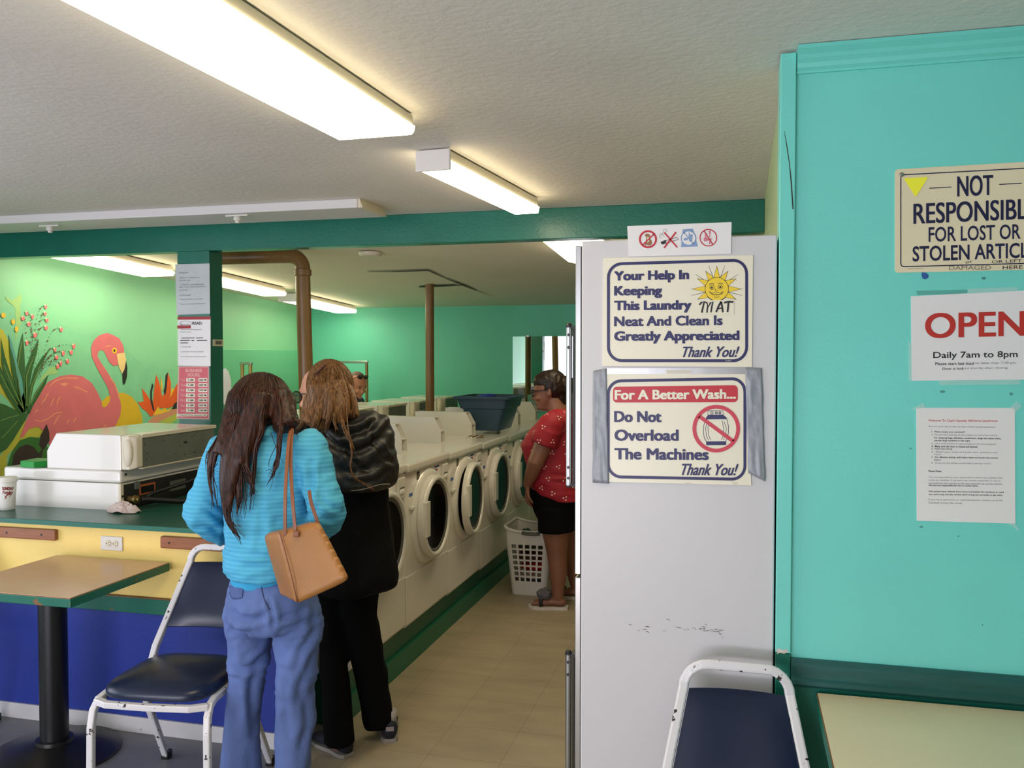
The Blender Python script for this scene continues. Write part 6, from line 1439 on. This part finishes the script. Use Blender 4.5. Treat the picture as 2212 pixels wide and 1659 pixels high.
random.seed(14); mbp = MB(); cand = [i for i in range(len(rs.v)) if rs.n[i].dot(rs.v[i] - EYEV) < 0]; placed = []
random.shuffle(cand)
for i in cand:
    v = rs.v[i]
    if any((v - p).length < .075 for p in placed): continue
    placed.append(v); n = rs.n[i]; a = n.orthogonal().normalized(); b = n.cross(a); an = random.uniform(0, 6)
    for k in range(3):
        c = v + n * .002 + (a * math.cos(an + k * 2.1) + b * math.sin(an + k * 2.1)) * .011
        mbp.add([c + (a * math.cos(t_) + b * math.sin(t_)) * .0052 for t_ in [k2 * math.pi / 3 for k2 in range(6)]], [list(range(6))])
mbp.build('petal_print', mat('white flower print', (226, 196, 186), .7), w3)['kind'] = 'stuff'
mb = MB()
erings(mb, [rp3(1020, 1150, 1256, .18), rp3(1045, 1142, 1258, .19), rp3(1075, 1142, 1259, .195), rp3(1100, 1152, 1256, .185), rp3(1120, 1160, 1254, .17)])
mb.tube([Q3(1200, 1095, 5.53), Q3(1202, 1148, 5.53)], [.120, .118], 18); mb.tube([Q3(1212, 1095, 5.73), Q3(1220, 1130, 5.75)], [.12, .118], 18)
remesh(mb, .0085, 4, lambda v, n: .004 * nz(v, 14, 14, 14)).build('shorts', PT, w3, smooth=True)
HD = hair_mat('dark pinned up hair', (16, 10, 8), (52, 34, 26))
mb = MB(); mb.ell(hc3 + m3 @ Vector((0, -.030, .026)), (.086, .094, .102), m3, 22, 14); mb.ell(hc3 + m3 @ Vector((0, -.010, .060)), (.082, .104, .066), m3, 22, 14); mb.ell(Q3(1226, 832), (.05, .05, .06), None, 16, 12); mb.tube([Q3(1205, 840), Q3(1214, 868)], [.05, .03], 12, round_ends=True)
remesh(mb, .006, 3, lambda v, n: .004 * ridged(v, 40, 40, 30, 2)).build('hair', HD, w3, smooth=True)
mb, ln = MB(), MB()
for q in (-1, 1):
    rr = [T3(q * .034 + .029 * math.copysign(abs(math.cos(a)) ** .6, math.cos(a)), .112 - .008 * abs(math.cos(a)), .110 + .021 * math.copysign(abs(math.sin(a)) ** .6, math.sin(a))) for a in [2 * math.pi * k / 20 for k in range(21)]]
    mb.tube(rr, .0036, 6); mb.tube([T3(q * .064, .102, .120), T3(q * .080, .05, .120), T3(q * .084, -.005, .112)], .0036, 6); ln.add(rr[:-1], [list(range(20))])
mb.tube([T3(-.008, .114, .114), T3(.008, .114, .114)], .003, 6)
mb.build('glasses', M['black'], w3, smooth=True); ln.build('lens', mat('clear lens', (210, 220, 220), .05, alpha=.3), w3)
for a in (aN, aF):
    h0 = a + Vector((.065, .004, -.075)); t0 = a + Vector((-.19, -.02, -.075)); u, s_ = shoe(h0, t0, .046, .02, .02); s_.build('sandal_sole', mat('white sandal sole', (206, 200, 194), .6), w3)
    MB().tube([a + Vector((-.10, -.05, -.05)), a + Vector((-.105, -.045, -.015)), a + Vector((-.09, 0, -.0)), a + Vector((-.085, .04, -.02)), a + Vector((-.085, .045, -.05))], .014, 8, flat=((1, 0, 0), .9)).build('sandal_strap', mat('navy sandal strap', (32, 34, 44), .6), w3, smooth=True)
lump('sandal_bow', tuple(aN + Vector((-.085, -.02, .022))), (.045, .035, .034), mat('grey fabric bow', (96, 96, 102), .8, bump=.2, bscale=60), 3.3, .3, flatten=False, parent=w3)

# ---------------------------------------------------------------- man with sunglasses on his head, beyond the left row
Y4 = 7.95; S4 = 1 / 228.0
def Q4(x, y, Y=Y4): return PY(x, y, Y)
hc4 = Q4(772, 830); fw4 = (.80, -.42, -.42); m4 = frame(fw4)
mb = MB(); T4 = head(mb, hc4, fw4, (0, 0, 1), 1.02)
nb = hc4 + Vector((-.04, .0, -.13)); mb.tube([hc4 + Vector((-.03, .02, -.06)), nb], [.058, .064], 14, round_ends=True)
cx4 = nb + Vector((-.11, 0, -.07))
erings(mb, [(nb + Vector((-.01, 0, -.02)), .08, .09, 0), (cx4, .12, .19, .4), (cx4 + Vector((-.04, 0, -.25)), .12, .17, .4), (Vector((cx4.x - .08, cx4.y, .95)), .12, .16, .4), (Vector((cx4.x - .08, cx4.y, .85)), .12, .16, .4)])
for s_ in (-1, 1):
    sh = cx4 + Vector((.06 * s_, .19 * s_, 0)); el = sh + Vector((.08, .04 * s_, -.27)); wr = el + Vector((.10, -.03 * s_, -.16)); mb.tube([sh, el, wr], [.055, .045, .03], 12, round_ends=True); hand(mb, wr, (.3, 0, -1), (0, s_, 0), s_)
    hp = Vector((cx4.x - .08, cx4.y + .09 * s_, .88)); ft = Vector((cx4.x - .06, cx4.y + .11 * s_, .07)); mb.tube([hp, (hp + ft) / 2, ft], [.085, .06, .036], 12, round_ends=True); mb.tube([ft + Vector((-.03, 0, -.03)), ft + Vector((.15, 0, -.045))], [.034, .024], 10, round_ends=True)
w4 = body_obj('person', mb, .010, (cx4.x - .06, cx4.y, 0), 'man with sunglasses pushed up on short grey hair, bending over the left washers'); w4.data.materials.append(skin_mat('ruddy skin', (176, 118, 90)))
JK = mat('navy jacket', (36, 44, 66), .75, var=.1)
mb = MB(); erings(mb, [(nb + Vector((-.015, 0, .015)), .075, .085, 0), (nb + Vector((-.02, 0, -.03)), .10, .12, .3), (cx4, .15, .235, .4), (cx4 + Vector((-.04, 0, -.25)), .15, .21, .4), (Vector((cx4.x - .08, cx4.y, .95)), .15, .19, .4)])
for s_ in (-1, 1):
    sh = cx4 + Vector((.06 * s_, .19 * s_, 0)); el = sh + Vector((.08, .04 * s_, -.27)); wr = el + Vector((.09, -.03 * s_, -.15)); mb.tube([sh, el, wr], [.078, .066, .05], 14, round_ends=True)
jk = remesh(mb, .010, 4, lambda v, n: .006 * ridged(v, 9, 9, 9)); jk.build('jacket', JK, w4, smooth=True)
mb = MB()
for s_ in (-1, 1):
    hp = Vector((cx4.x - .08, cx4.y + .09 * s_, .92)); ft = Vector((cx4.x - .06, cx4.y + .11 * s_, .06)); mb.tube([hp, (hp + ft) / 2, ft], [.105, .08, .065], 14)
remesh(mb, .012, 2).build('trousers', PT, w4, smooth=True)
mb = MB(); mb.ell(hc4 + m4 @ Vector((0, -.022, .030)), (.079, .090, .090), m4, 20, 12); remesh(mb, .007, 2, lambda v, n: .001).build('hair', hair_mat('short grey brown hair', (70, 58, 48), (120, 106, 92), .6), w4, smooth=True)
mb = MB()
for q in (-1, 1):
    c = T4(q * .034, .052, .218); rr = [c + m4 @ Vector((.030 * math.cos(a), .012 - .02 * abs(math.cos(a)) , .018 * math.sin(a))) for a in [2 * math.pi * k / 16 for k in range(17)]]
    mb.add(rr[:-1], [list(range(16))]); mb.tube(rr, .003, 6); mb.tube([T4(q * .062, .040, .214), T4(q * .086, .0, .172), T4(q * .082, -.04, .13)], .003, 6)
mb.build('sunglasses', M['black'], w4, smooth=True)
mb = MB()
for q in (-1, 1): mb.ell(T4(q * .031, .084, .115), (.011, .006, .006), m4, 10, 6)
mb.build('eye', M['dark'], w4, smooth=True)
mb = MB()
for q in (-1, 1): mb.tube([T4(q * .014, .096, .134), T4(q * .032, .094, .139), T4(q * .050, .082, .134)], .003, 6)
mb.build('eyebrow', hair_mat('brow hair', (70, 52, 40), (100, 80, 64), .7), w4, smooth=True)
# ---------------------------------------------------------------- tidy build bookkeeping
for o in bpy.data.objects:
    if '_o' in o: del o['_o']
